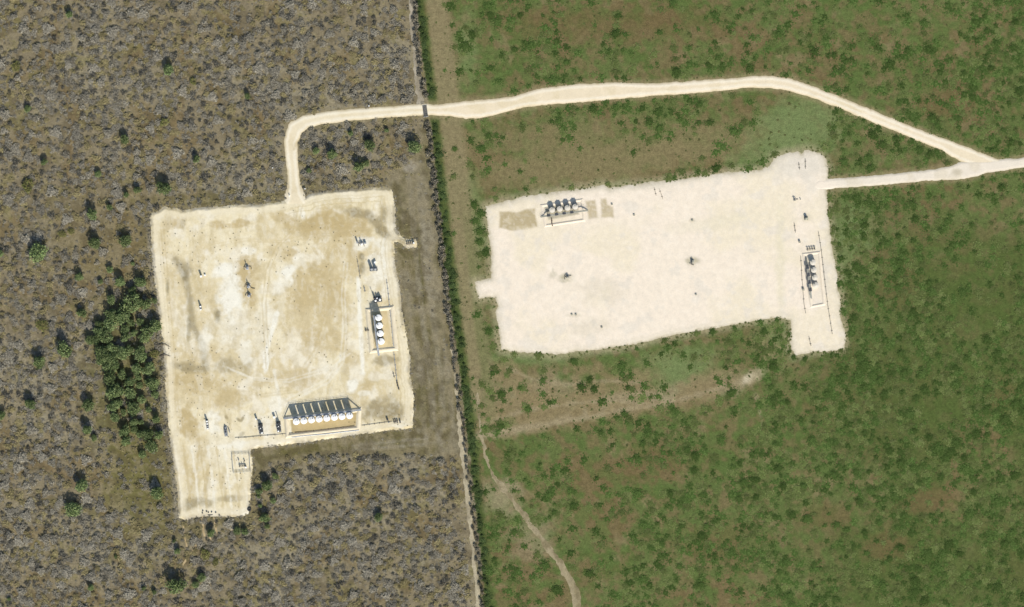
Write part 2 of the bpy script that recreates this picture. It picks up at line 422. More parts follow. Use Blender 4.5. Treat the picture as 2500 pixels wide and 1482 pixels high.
for st, wd, k in (([(1168,1062),(1230,1054),(1300,1040),(1420,1022),(1520,1000),(1620,988),(1720,958),(1820,928)], 5, .6), ([(1180,1035),(1290,1000),(1400,985),(1500,978),(1580,985)], 4, .6), ([(1240,900),(1300,925),(1380,940),(1470,930),(1560,935)], 4, .5), ([(1830,930),(1850,980),(1862,1040)], 3, .5), ([(1480,975),(1560,960),(1640,975)], 9, .5)):
    e = mix(e, A(163, 149, 116), stroke(PX, PY, st, wd, .9, 7) * k)
e = mix(e, A(215, 203, 172), ell(PX, PY, 1826, 924, 17, 9, -40, 0.7)); e = mix(e, A(178, 165, 130), ell(PX, PY, 1843, 918, 34, 16, -30, 0.8) * .7)
strip = smooth(16, 30, side) * smooth(92, 66, side)
e = mix(e, A(141, 129, 94), strip * (1 - smooth(900, 1100, PY)) * 0.9)
e = mix(e, A(104, 114, 66), (1 - smooth(6, 18, np.abs(side - 64 + 8 * (n4 - .5)))) * smooth(420, 700, PY) * (1 - smooth(900, 1100, PY)) * .5)
e = mix(e, A(78, 92, 46), smooth(26, 12, side) * 0.9)
spd = sd_poly(PX, PY, PAD_WHITE); srd = np.maximum(sd_line(PX, PY, ROAD_LONG), sd_line(PX, PY, ROAD_PAD))
e = mix(e, A(168, 158, 122), smooth(-22, 2, spd + 10 * (n2 - .5)) * 0.8)
e = mix(e, A(150, 137, 100), smooth(-15, 0, srd) * 0.7)
w = mix(w, A(150, 136, 100), smooth(-9, 0, srd + 8 * (n2 - .5)) * 0.6)
C = w + (e - w) * smooth(-1.5, 1.5, side)[..., None]
far = smooth(0, 500, np.maximum(np.maximum(-120 - PX, PX - 2620), np.maximum(-120 - PY, PY - 1602)))
C = mix(C, A(112, 106, 70), far)
gm = grid_mesh("ground", gx, gy, np.zeros_like(PX), C, np.ones((len(gy) - 1, len(gx) - 1), bool), M['ground'])
tag(link("ground", gm), kind='structure')

# ------------------------------------------------------------------ the two caliche pads
def field_sheet(name, bbox, step, field_fn, H, run, col_fn, mat, keep_out=-0.7, zoff=0.0, lift=None):
    xs = np.arange(bbox[0], bbox[2] + step, step); ys = np.arange(bbox[1], bbox[3] + step, step)
    px, py = np.meshgrid(xs, ys)
    f = field_fn(px, py)
    Z = z_of(f, H, run) + zoff
    if lift is not None: Z = Z + lift(px, py)
    mx = np.maximum(np.maximum(f[:-1, :-1], f[1:, :-1]), np.maximum(f[1:, 1:], f[:-1, 1:]))
    me = grid_mesh(name, xs, ys, Z, col_fn(px, py, f), mx > keep_out, mat)
    return tag(link(name, me), kind='structure')

def tan_colours(px, py, f):
    c = np.empty(px.shape + (3,)); c[:] = A(236, 222, 184)
    a, b, d = fbm(px, py, 120, 4, 201), fbm(px, py, 40, 5, 211), fbm(px * 1.0, py * 0.35, 26, 4, 221)
    c = mix(c, A(219, 202, 160), smooth(0.46, 0.60, a) * 0.75)
    c = mix(c, A(241, 231, 204), smooth(0.52, 0.68, b) * 0.8)
    c = mix(c, A(210, 193, 150), smooth(0.55, 0.72, d) * 0.55)
    tn, gy_, dk, wh = A(202, 182, 135), A(168, 155, 121), A(148, 138, 108), A(246, 240, 219)
    T = [(803,540,85,28,-4,1.),(850,555,70,22,8,.7),(760,560,60,30,10,.6),(690,532,40,14,15,.6),(770,752,85,110,0,.5),(735,700,45,60,0,.5),(601,662,30,38,0,.95),(606,718,24,26,0,.9),(711,618,18,10,0,.7),(530,545,17,13,0,.8),
     (438,547,18,14,0,.6),(589,544,18,9,0,.8),(560,552,40,5,0,.6),(486,931,70,26,5,.7),(559,977,45,24,0,.7),(726,925,50,28,0,.7),(461,1037,24,40,-15,.95),(483,1090,7,60,0,.8),(820,985,40,14,-6,.4),
     (795,830,60,40,0,.5),(860,880,30,20,0,.5),(893,945,18,16,0,.6),(500,860,40,30,0,.4),(860,640,16,60,0,.4),(420,720,10,90,0,.3),(505,1165,5,40,8,.6),(548,1190,5,40,-8,.6),(470,1190,6,60,4,.5),(795,690,40,70,0,.4),
     (850,600,45,30,0,.5),(640,935,40,10,0,.4),(430,1000,8,80,0,.35)]
    for p in T: c = mix(c, tn, ell(px, py, *p[:5], 0.4, 0.4, 33) * p[5])
    G = [(880,520,48,13,12,.9),(915,545,30,12,38,.9),(940,568,30,13,40,.95),(945,525,22,26,0,.75),(962,575,16,16,0,.9),(978,588,14,8,30,.9),(940,463,16,10,0,.8),(800,467,110,4,-3,.8),(461,898,46,13,6,.8),(559,892,34,20,0,.6),
     (932,1001,52,24,-8,.85),(972,1012,20,22,0,.85),(938,879,30,13,0,.75),(461,1232,24,20,0,.75),(504,1228,30,13,10,.7),(570,1217,42,8,-3,.6),(540,1270,50,5,0,.4),(883,626,7,9,0,.9),(884,655,8,16,0,.85),(450,658,16,24,-25,.7),
     (447,545,8,18,0,.5),(600,890,20,30,0,.4),(952,600,8,14,-30,.7),(590,1060,9,5,-40,.6),(553,1018,7,4,60,.8),(592,1022,4,8,30,.8),(583,1025,8,4,40,.8),(925,985,36,10,-30,.5)]
    for p in G: c = mix(c, gy_, ell(px, py, *p[:5], 0.5, 0.35, 43) * p[5])
    c = mix(c, gy_, stroke(px, py, [(429,633),(452,671),(465,737),(470,796),(496,840),(500,900)], 8, .8) * .8)
    for p in [(533,772,8,18,0,.75),(410,701,5,20,5,.7),(452,672,7,12,0,.5),(461,800,5,30,0,.5),(462,1233,10,9,0,.5)]: c = mix(c, dk, ell(px, py, *p[:5], 0.7, .5, 53) * p[5])
    Wt = [(548,654,34,20,0,.95),(530,665,20,14,0,.6),(560,725,28,44,-8,.95),(572,690,16,20,0,.7),(702,660,22,26,-20,.95),(690,690,20,30,30,.6),(607,612,15,9,0,.8),(723,470,12,40,0,.8),(737,522,8,20,-20,.8),(862,943,13,22,25,.95),(890,960,16,8,0,.6),
     (650,885,8,22,5,1.),(884,597,22,16,-10,.85),(905,770,10,90,0,.3),(517,1035,20,26,0,.75),(645,1040,16,24,0,.6),(600,860,20,30,0,.6),(590,790,40,40,0,.4),(560,820,60,40,10,.35),(967,1036,30,9,-5,.85),(925,640,24,40,0,.7),(930,600,26,20,20,.6),
     (590,1250,30,10,0,.7),(500,830,14,40,0,.5),(640,800,30,60,10,.4),(730,640,20,20,0,.5),(672,985,14,26,0,.6),(600,1085,90,8,-5,.6),(820,1075,120,5,-8,.8),(540,1100,60,60,0,.3)]
    for p in Wt: c = mix(c, wh, ell(px, py, *p[:5], 0.45, 0.5, 63) * p[5])
    c = mix(c, wh, stroke(px, py, [(676,765),(662,815),(650,860),(648,895)], 6, .5, 3) * .95)
    c = mix(c, wh, stroke(px, py, [(874,680),(877,745),(880,800),(883,850),(886,910)], 5, .6, 3) * .95)
    c = mix(c, wh, stroke(px, py, [(669,905),(680,960),(684,1000)], 4, .6, 3) * .6)
    g1, g2 = fbm(px, py, 9, 4, 231), fbm(px * 1.0, py * .45, 15, 4, 241)
    c = mix(c, A(196, 178, 136), smooth(.54, .74, g1) * .22); c = mix(c, A(246, 238, 214), smooth(.45, .28, g1) * .2)
    c = mix(c, A(190, 172, 128), smooth(.58, .74, g2) * .25); c = mix(c, wh, smooth(.42, .28, g2) * .22)
    # wheel marks curving in from the gate
    for off in (-5, 4): c = mix(c, tn, stroke(px, py, [(735+off,500),(722+off,560),(680+off,600),(655+off,660),(645+off,740),(650+off,820),(655+off,900)], 1.6, .6, 1.5) * .35)
    for x in (400, 407, 414): c = mix(c, tn, stroke(px, py, [(x-14,560),(x,720),(x+12,860),(x+22,1000)], 1.5, .6, 1.5) * .3)
    # containment floors of trodden brown soil
    c = mix(c, A(187, 167, 122), smooth(-2, 3, sd_poly(px, py, [(709,1024),(872,1003),(870,1040),(712,1060)])) * .9)
    c = mix(c, A(212, 192, 146), smooth(-2, 3, sd_poly(px, py, [(905,757),(945,752),(960,848),(912,851)])) * .8)
    ne = smooth(640, 760, px) * smooth(640, 560, py) + smooth(900, 960, px)
    for fo, wd in ((3.6, .5), (5.4, .35), (8.0, .4)): c = mix(c, tn, (1 - smooth(wd * .4, wd, np.abs(f - fo - 1.2 * (b - .5)))) * np.clip(ne, 0, 1) * .5)
    for k in range(9):   # graded lines along the southern arm and west side
        x = 440 + 20 * k; c = mix(c, tn if k % 2 else wh, stroke(px, py, [(x - 12, 1090), (x - 4, 1150), (x + 3, 1210), (x + 5, 1250)], 2.2, .8, 5) * .5)
    m_ = c.mean((0, 1)); c = np.clip(m_ + (c - m_) * 1.1, .05, .85)
    # curved tracks where lorries swing round toward the eight tanks and the eastern equipment
    for pts_, wgt in (([(845,640),(838,720),(842,800),(835,880),(800,930),(740,960),(690,985)], .4), ([(760,600),(790,640),(800,700),(792,790),(770,860),(725,925)], .35), ([(560,900),(620,925),(700,930),(790,905),(850,860)], .4), ([(520,600),(600,585),(690,590),(760,575),(850,570)], .3), ([(480,960),(560,950),(640,965),(720,955)], .3)):
        for off in (-4, 4): c = mix(c, wh if wgt > .35 else tn, stroke(px, py, [(a + off, d + off * .7) for a, d in pts_], 1.8, .8, 3.5) * wgt)
    edge = smooth(2.6, 0.6, f)
    c = mix(c, A(160, 152, 132), edge * 0.6 * smooth(0.35, 0.6, b))
    c = mix(c, A(241, 229, 197), smooth(1.2, 2.4, f) * smooth(6.5, 3.5, f) * 0.6)
    return c
field_sheet("tan_pad", (355, 445, 1030, 1282), 1.6, lambda x, y: pad_field(x, y, PAD_TAN, 31), PADH, 1.6, tan_colours, M['pad'])

def white_colours(px, py, f):
    c = np.empty(px.shape + (3,)); c[:] = A(248, 233, 209)
    a, b = fbm(px, py, 150, 4, 301), fbm(px, py, 30, 4, 311)
    c = mix(c, A(243, 229, 199), smooth(0.45, 0.65, a) * 0.9)
    c = mix(c, A(235, 224, 204), smooth(0.56, 0.74, b) * 0.7)
    c = mix(c, A(230, 220, 200), ell(px, py, 1955, 400, 75, 38, 0, .6) * .9)
    c = mix(c, A(232, 221, 186), ell(px, py, 1905, 640, 12, 150, 0, .8) * .6)
    c = mix(c, A(232, 221, 190), ell(px, py, 1760, 540, 120, 18, -8, .8) * .5)
    c = mix(c, A(226, 216, 194), smooth(1380, 1440, px) * smooth(1680, 1600, px) * smooth(470, 455, py) * .6)
    c = mix(c, A(224, 215, 196), ell(px, py, 2003, 670, 22, 60, -5, .6) * .7)
    tn = A(188, 171, 131)
    for poly, wgt in (([(1218,515),(1240,514),(1262,517),(1285,508),(1308,507),(1314,555),(1290,558),(1250,564),(1218,557)], .95), ([(1428,490),(1455,486),(1462,533),(1436,537)], .8), ([(1464,484),(1481,481),(1485,499),(1498,505),(1500,533),(1466,533)], .8)):
        c = mix(c, tn, smooth(-2, 5, sd_poly(px, py, poly) + 5 * (b - .5)) * wgt)
    for p in [(1268,556,34,5,0,.5),(1243,540,8,10,0,.5),(1480,524,12,6,0,.6)]: c = mix(c, A(215, 200, 164), ell(px, py, *p[:5], .6) * p[5])
    c = mix(c, A(168, 162, 140), smooth(-2, 4, sd_poly(px, py, [(1329,505),(1412,494),(1414,524),(1338,538)])) * .9)
    st = A(186, 178, 148)
    for p in [(1384,676,20,11,0,.95),(1352,670,10,8,0,.5),(1350,660,3,8,0,.5),(1690,639,17,13,0,.85),(1690,538,6,5,0,.5),(1968,533,11,9,0,.4),(1440,795,60,20,0,.22),(1470,712,60,30,0,.22),(1400,770,20,6,0,.4)]: c = mix(c, st, ell(px, py, *p[:5], .7, .5, 73) * p[5])
    c = mix(c, A(214, 204, 178), smooth(5.0, 1.0, f + 2 * (b - .5)) * .45); c = mix(c, A(186, 175, 143), smooth(1.8, -.2, f + 1.6 * (b - .5)) * .8)
    g1 = fbm(px, py, 9, 4, 321); c = mix(c, A(228, 217, 196), smooth(.54, .74, g1) * .25); c = mix(c, A(251, 240, 220), smooth(.46, .3, g1) * .25)
    return c
field_sheet("white_pad", (1148, 358, 2076, 880), 2.0, lambda x, y: pad_field(x, y, PAD_WHITE, 47), PADW, 2.2, white_colours, M['pad'])

# ------------------------------------------------------------------ roads and tracks
def road_colours(px, py, f):
    c = np.empty(px.shape + (3,)); c[:] = A(243, 230, 199)
    c = mix(c, A(247, 231, 201), smooth(1040, 1080, px))
    b = fbm(px, py, 30, 4, 401)
    c = mix(c, A(230, 213, 174), smooth(.5, .7, b) * .5 )
    c = mix(c, A(248, 238, 212), (1 - smooth(0.3, .9, np.abs(f - 1.7 - .6 * (b - .5)))) * .6); c = mix(c, A(226, 208, 168), smooth(2.3, 3.0, f) * .35)
    c = mix(c, A(212, 193, 150), stroke(px, py, [(730,340),(722,352),(718,365)], 3, .7) * .6)
    c = mix(c, A(196, 178, 136), smooth(1.1, .1, f) * .6 * smooth(485, 455, np.where(px < 780, py, 0)))
    return c
field_sheet("road", (680, 165, 2480, 520), 2.5, lambda x, y: (sd_line(x, y, ROAD_LONG) + rough_edge(x, y, 2.4, 61)) * S, ROADH, 1.0, road_colours, M['road'], lift=lambda x, y: .26 * smooth(425, 492, y) * (x < 780) * smooth(508, 494, y))
def road2_colours(px, py, f):
    c = np.empty(px.shape + (3,)); c[:] = A(240, 228, 206)
    b = fbm(px, py, 30, 4, 411)
    c = mix(c, A(226, 213, 186), smooth(.5, .7, b) * .6)
    c = mix(c, A(196, 184, 156), ell(px, py, 2338, 420, 14, 9, 0, .7) * .7)
    c = mix(c, A(200, 188, 160), smooth(1.1, .1, f) * .6 * smooth(2018, 2045, px)); c = mix(c, A(247, 233, 210), smooth(2060, 2015, px))
    return c
field_sheet("road", (1985, 340, 2770, 475), 2.5, lambda x, y: (sd_line(x, y, ROAD_PAD) + rough_edge(x, y, 2.4, 61)) * S, ROADH + 0.03, 1.0, road2_colours, M['road'])
def dirt(rgb, rgb2, seed):
    def fn(px, py, f):
        c = np.empty(px.shape + (3,)); c[:] = A(*rgb)
        return mix(c, A(*rgb2), smooth(.4, .66, fbm(px, py * .5, 14, 4, seed)))
    return fn
field_sheet("dirt_track", (985, -170, 1045, 275), 2.0, lambda x, y: (sd_line(x, y, TRACK) + rough_edge(x, y, 5.5, 71) - 1) * S, 0.05, 0.6, dirt((178, 168, 146), (156, 146, 124), 81), M['dirt'], -0.4)
field_sheet("dirt_track", (1085, 770, 1205, 1670), 2.0, lambda x, y: (sd_line(x, y, TRACK_B) + rough_edge(x, y, 5.5, 73) - 1) * S, 0.05, 0.6, dirt((186, 174, 144), (162, 151, 124), 83), M['dirt'], -0.4)
field_sheet("path", (1150, 945, 1460, 1650), 2.0, lambda x, y: (sd_line(x, y, TRAIL) + rough_edge(x, y, 6.5, 77) + .8) * S, 0.05, 1.0, dirt((163, 150, 118), (140, 128, 96), 87), M['dirt'], -0.4)
RUTS = [[(446,1272),(449,1300),(456,1335)],[(494,1262),(497,1300),(503,1320)],[(523,1264),(528,1295),(540,1325)],[(511,1300),(516,1328)],[(565,1285),(567,1315)],[(486,1322),(470,1345),(445,1380)],[(535,1308),(541,1326)]]
def ruts_field(x, y):
    b = np.full(x.shape, -1e9)
    for r in RUTS: b = np.maximum(b, sd_line(x, y, [(p[0], p[1], 2.3) for p in r]))
    return (b + rough_edge(x, y, 1.6, 79)) * S
field_sheet("bare_soil", (436, 1255, 580, 1390), 1.5, ruts_field, 0.04, 0.25, dirt((196, 174, 132), (178, 157, 116), 89), M['dirt'], -0.3)

# ------------------------------------------------------------------ well-site equipment
def place(name, px, py, ang=0, label=None, cat=None, group=None, dz=0.0):
    x, y = W(px, py)
    return empty(name, x, y, ground_z(px, py) - 0.03 + dz, R(ang), label, cat, group)
def valve_wheel(m, x, y, z, r=0.28):
    m.tube([(x + r * math.cos(a * math.pi / 4), y + r * math.sin(a * math.pi / 4), z) for a in range(8)], .045, 5, True)
    m.box(x, y, z - .05, 2 * r, .05, .06); m.box(x, y, z - .051, .05, 2 * r, .062); m.tube([(x, y, z - .35), (x, y, z)], .05, 6)

def make_tank(r, h, body, trim):
    t = empty("storage_tank", 0, 0)
    MB().lathe(0, 0, [(r, 0), (r, h * .33), (r + .03, h * .335), (r, h * .34), (r, h * .66), (r + .03, h * .665), (r, h * .67), (r, h)], 32).build("shell", body, t, True)
    rf = MB().lathe(0, 0, [(r + .05, h - .06), (r + .05, h + .02), (r * .5, h + .18), (.1, h + .32)], 32).build("roof", body, t, True)
    MB().lathe(r * .45, r * .45, [(.28, h + .1), (.28, h + .42), (.2, h + .5)], 12).build("hatch", trim, rf, True)
    MB().tube([(-.25, r * .3, h + .15), (-.25, r * .3, h + .75), (-.25, r * .3 + .2, h + .85), (-.25, r * .3 + .42, h + .72)], .09, 8).build("vent_pipe", trim, rf)
    m = MB(); m.tube([(0, -r - .12, .75), (0, -r + .05, .75)], .36, 14); m.build("manway", body, t)
    m = MB(); m.tube([(r * .6, r * .9, h + .1), (r * .6, r * 1.25, h - .2), (r * .6, r * 1.3, .5), (r * .6, r * 1.3, 0)], .08, 7); m.build("fill_pipe", trim, t)
    return t
def catwalk(px, py, ang, x0, x1, yo, z, label, deck_mat, stairs=((-1, 6.0), (1, 6.0)), shade_plates=(), pw=1.8, group=None, po=0.0):
    t = place("catwalk", px, py, ang, label, "catwalk", group)
    m = MB(); m.box((x0 + x1) / 2, yo, z - .1, x1 - x0, .95, .1)
    m.build("deck", deck_mat, t)
    for p in shade_plates:
        MB().box(p, yo - po, z - .085, pw, pw * .85, .12).build("shade_plate", M['dark'], t)  # dark slabs standing in for shade in the gaps between the tanks
    m = MB()
    for s in (-1, 1):
        yy = yo + s * .45
        for zz in (.55, 1.05): m.tube([(x0, yy, z + zz), (x1, yy, z + zz)], .035, 5)
        n = int((x1 - x0) / 2.0)
        for i in range(n + 1): m.tube([(x0 + (x1 - x0) * i / n, yy, z - .02), (x0 + (x1 - x0) * i / n, yy, z + 1.05)], .03, 5)
    m.build("railing", M['steel'], t)
    n = max(2, int((x1 - x0) / 5))
    for i in range(n + 1):
        xx = x0 + .15 + (x1 - x0 - .3) * i / n
        m = MB(); m.tube([(xx, yo - .4, 0), (xx, yo - .4, z - .1)], .07, 6); m.tube([(xx, yo + .4, 0), (xx, yo + .4, z - .1)], .07, 6); m.build("support_leg", M['steel'], t)
    for d, run in stairs:
        xs = x0 if d < 0 else x1
        st = MB(); k = max(6, int(z / .25))
        for i in range(k):
            st.box(xs + d * run * (i + .5) / k, yo, z - .05 - z * (i + .5) / k, run / k * 1.15, .85, .05)
        so_ = st.build("stair", deck_mat, t)
        ra = MB()
        for s in (-1, 1):
            ra.tube([(xs, yo + s * .45, z - .12), (xs + d * run, yo + s * .45, .02)], .07, 5)
            ra.tube([(xs, yo + s * .45, z + 1), (xs + d * run, yo + s * .45, 1.0)], .035, 5)
            for f in (.02, .33, .66, .98): ra.tube([(xs + d * run * f, yo + s * .45, z * (1 - f)), (xs + d * run * f, yo + s * .45, z * (1 - f) + 1)], .03, 5)
        ra.build("handrail", M['steel'], so_)
    return t
def berm(corners, label, h=.7, base=3.0, top=.7, gz=PADH - .05, mat='berm'):
    P = [Vector((*W(*c), 0)) for c in corners]; n = len(P); m = MB(); v, f = [], []
    for i in range(n):
        a, b, c = P[i - 1], P[i], P[(i + 1) % n]
        d1, d2 = (b - a).normalized(), (c - b).normalized()
        n1, n2 = Vector((-d1.y, d1.x, 0)), Vector((-d2.y, d2.x, 0)); mt = (n1 + n2).normalized(); mt /= max(.3, mt.dot(n1))
        for off, z in ((-base / 2, 0), (-top / 2, h), (top / 2, h), (base / 2, 0)):
            p = b + mt * off; v.append((p.x, p.y, gz + z))
    for i in range(n):
        j = (i + 1) % n
        for k in range(3): f.append((4 * i + k, 4 * j + k, 4 * j + k + 1, 4 * i + k + 1))
    me = bpy.data.meshes.new("earth_berm"); me.from_pydata(v, [], f)
    me.materials.append(M[mat]); me.update()
    import bmesh as _b
    q = _b.new(); q.from_mesh(me); _b.ops.recalc_face_normals(q, faces=q.faces); q.to_mesh(me); q.free()
    return tag(link("earth_berm", me), label, "berm")
M['berm'] = paint_mat("berm_caliche", A(238, 224, 192), 0.95, 0, .12, 2.5)

# ---- eight white tanks at the south side of the tan pad
T8 = make_tank(1.84, 6.0, M['white'], M['dark'])
ORD = ["first", "second", "third", "fourth", "fifth", "sixth", "seventh", "eighth"]
for i in range(8):
    t = T8 if i == 0 else copy_tree(T8)
    px, py = 725.1 + 18.53 * i, 1028.4 - 2.06 * i
    x, y = W(px, py); t.location = (x, y, ground_z(px, py) - .03); t.rotation_euler.z = R(6.4)
    tag(t, "westernmost white tank in the row of eight beside the western catwalk stair" if i == 0 else "easternmost white tank in the row of eight" if i == 7 else "%s white tank from the west in the row of eight" % ORD[i], "tank", "eight white tanks in a row")
catwalk(790, 1021.2, 6.4, -17.4, 17.2, 2.55, 5.2, "long steel catwalk with stairs at both ends behind the eight white tanks", M['steel'], ((-1, 6.0), (1, 5.4)))
berm([(699, 1020), (877, 1000), (874, 1045), (702, 1064)], "pale earth berm enclosing the eight white tanks")

# ---- four white tanks in a column at the east side of the tan pad
for i in range(4):
    t = copy_tree(T8); px, py = 925.4 + 2.1 * i, 775.7 + 19.2 * i
    x, y = W(px, py); t.location = (x, y, ground_z(px, py) - .03); t.rotation_euler.z = R(96)
    tag(t, ["northernmost white tank in the column of four, casting the longest shadow", "second white tank from the north in the column of four", "third white tank from the north in the column of four", "southernmost white tank in the column of four"][i], "tank", "four white tanks in a column")
catwalk(928.5, 804.5, -83.7, -8.6, 8.6, -2.45, 5.2, "steel catwalk along the western side of the four white tanks with one stair", M['steel'], ((1, 6.5),))
berm([(897, 757), (957, 751), (967, 851), (907, 857)], "pale earth berm enclosing the four white tanks")
for px, py, lab in ((926.5, 804.8, "dark square valve box between second and third tanks of the column"), (928.6, 824, "dark square valve box between the two southern tanks of the column")):
    t = place("valve_box", px, py, -83.7, lab, "valve box", "dark boxes between the column tanks")
    MB().box(0, 0, 0, .9, 1.1, 1.9, 0, .05).build("case", M['dark'], t); MB().box(0, 0, 1.9, 1.0, 1.2, .08, 0, .02).build("lid", M['dark'], t)

# ---- cream tanks on the white pad
M['pale_berm'] = paint_mat("pale_berm_caliche", A(246, 231, 205), 0.95, 0, .1, 2.5)
berm([(1322, 502), (1420, 488), (1426, 537), (1332, 551)], "low pale earth berm enclosing the row of four cream tanks", .35, 2.0, .5, PADW - .04, 'pale_berm')
berm([(1961, 621), (2000, 616), (2012, 742), (1981, 748)], "low pale earth berm enclosing the column of four cream tanks", .35, 2.0, .5, PADW - .04, 'pale_berm')
TC = make_tank(1.62, 2.7, M['cream'], M['olive'])
for i in range(4):
    t = TC if i == 0 else copy_tree(TC)
    px, py = 1347.8 + 18.8 * i, 513.0 - 2.55 * i
    x, y = W(px, py); t.location = (x, y, ground_z(px, py) - .03); t.rotation_euler.z = R(7.7)
    tag(t, "%s cream tank in the row at the white pad's northern edge" % ["westernmost", "second from west", "third from west", "easternmost"][i], "tank", "four cream tanks in a row")
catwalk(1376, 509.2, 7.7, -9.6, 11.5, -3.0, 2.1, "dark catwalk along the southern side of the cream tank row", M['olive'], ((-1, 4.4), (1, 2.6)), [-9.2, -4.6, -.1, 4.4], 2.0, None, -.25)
for i in range(4):
    t = copy_tree(TC); px, py = 1983.6 + 2.35 * i, 641 + 18.4 * i
    x, y = W(px, py); t.location = (x, y, ground_z(px, py) - .03); t.rotation_euler.z = R(97)
    tag(t, "%s cream tank in the column at the white pad's eastern side" % ["northernmost", "second from north", "third from north", "southernmost"][i], "tank", "four cream tanks in a column")
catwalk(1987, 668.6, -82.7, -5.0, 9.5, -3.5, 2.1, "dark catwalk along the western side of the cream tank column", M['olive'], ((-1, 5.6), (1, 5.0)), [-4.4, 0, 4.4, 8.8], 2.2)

# ---- heater treaters, separators, wellheads
def treater(px, py, ang, label, flip=1):
    t = place("heater_treater", px, py, ang, label, "heater treater", "dark treaters beside the eight tanks")
    MB().box(0, 0, 0, 6.4, 2.5, .3, 0, .03).build("skid", M['dark'], t)
    v = MB().hvessel(-2.9, 2.0, 0, 1.35, .95).build("vessel", M['dark'], t, True)
    MB().box(-.3, .0, 2.25, .5, .5, .35, 0, .05).build("dome_hatch", M['white'], v)
    MB().lathe(2.35, -.45 * flip, [(.55, .3), (.55, 2.3), (.4, 2.6), (.12, 2.75)], 18).build("separator", M['white'], t, True)
    MB().lathe(2.4, .75 * flip, [(.38, .3), (.38, 1.7), (.25, 1.9), (.08, 2.0)], 16).build("separator", M['grey'], t, True)
    st = MB().lathe(-2.2, .75 * flip, [(.22, 1.9), (.22, 4.6), (.32, 4.62), (.32, 4.8), (.1, 4.95)], 14).build("exhaust_stack", M['dark'], t, True)
    m = MB(); m.tube([(-2.8, -1.05, .7), (1.6, -1.05, .7), (2.3, -.5, .7)], .1, 7); m.tube([(-1.5, 1.1, .6), (2.6, 1.1, .6), (3.3, .6, .6)], .09, 7)
    for xx in (-1.6, .2, 1.4): m.tube([(xx, -1.05, .7), (xx, -1.05, 2.5), (xx, -.3, 2.55)], .08, 6)
    m.build("piping", M['steel'], t)
    m = MB(); valve_wheel(m, 1.0, -1.05, 1.2); valve_wheel(m, -.8, 1.1, 1.1); m.build("valve_wheels", M['white'], t)
    return t
treater(680.9, 1042, -84, "dark heater treater skid nearest the western stair of the eight tanks")
treater(637.3, 1046.5, -84, "dark heater treater skid standing alone, farther from the eight tanks", -1)
def cabinet(px, py, ang, sx, sy, h, mat, label, group=None, cat="cabinet"):
    t = place("control_cabinet", px, py, ang, label, cat, group)
    b = MB().box(0, 0, .12, sx, sy, h, 0, .04).build("case", mat, t)
    MB().box(0, 0, .12 + h, sx + .16, sy + .16, .08, 0, .02).build("roof", mat, t)
    MB().box(0, 0, 0, sx + .1, sy + .1, .12).build("plinth", M['concrete'], t)
    MB().box(0, -sy / 2 - .02, .3, sx * .7, .04, h * .75).build("door", M['grey'], b)
    return t
cabinet(670.3, 1018.5, 6, 1.15, .95, 1.6, M['white'], "small white cabinet north of the treater nearest the eight tanks")
cabinet(626.3, 1022.5, 6, .9, .8, 1.7, M['white'], "small white cabinet north of the lone heater treater")

def sep_skid(px, py, ang, label, spots, L, Wd, body=M['grey'], group=None, stack=None):
    t = place("separator_skid", px, py, ang, label, "separator", group)
    MB().box(0, 0, 0, L, Wd, .25, 0, .03).build("skid", M['dark'], t)
    for x, y, r, h, mt in spots:
        v = MB().lathe(x, y, [(r, .25), (r, h), (r * .75, h + r * .3), (r * .2, h + r * .42)], 18).build("vessel", mt, t, True)
        m = MB(); m.tube([(x, y, h + r * .3), (x, y, h + r * .4 + .35), (x + .3, y, h + r * .4 + .4)], .06, 6); m.build("relief_valve", M['steel'], v)
    m = MB(); m.tube([(-L * .45, -Wd * .4, .55), (L * .45, -Wd * .4, .55)], .09, 6); m.tube([(-L * .4, Wd * .4, .7), (L * .45, Wd * .4, .7), (L * .5, Wd * .1, .5)], .08, 6)
    m.tube([(0, -Wd * .4, .55), (0, Wd * .4, .7)], .08, 6); m.build("piping", M['steel'], t)
    m = MB(); valve_wheel(m, -L * .3, -Wd * .4, 1.0); m.build("valve_wheel", M['dark'], t)
    if stack: MB().lathe(stack[0], stack[1], [(.16, .25), (.16, stack[2]), (.25, stack[2] + .02), (.25, stack[2] + .2)], 12).build("exhaust_stack", M['dark'], t, True)
    return t
sep_skid(506.8, 1036, -84, "slim separator skid with white vessels at the pad's southwestern group", [(-1.9, 0, .55, 2.6, M['white']), (-.4, 0, .5, 2.2, M['white']), (1.0, .1, .5, 1.9, M['grey']), (2.3, 0, .48, 1.5, M['white'])], 5.8, 1.3)
sep_skid(922.3, 730.5, 6, "dark separator skid just north of the four tank column", [(-1.3, -.7, .62, 2.4, M['white']), (-.2, .55, .55, 2.2, M['white']), (1.3, -.35, .7, 2.5, M['white']), (.3, -.9, .5, 2.8, M['dark']), (1.5, .9, .5, 2.0, M['dark']), (-1.6, .7, .5, 2.6, M['dark'])], 4.8, 3.4, stack=(-2.2, 1.3, 4.2))
t = sep_skid(912.2, 657, 6, "pair of grey upright vessels on one skid at the pad's eastern side", [(-1.1, .1, .85, 3.4, M['grey']), (1.05, .0, .85, 3.2, M['grey'])], 4.6, 2.2)
cabinet(915.5, 641, -30, .7, 1.5, 1.2, M['white'], "small white cabinet north of the grey vessel pair")
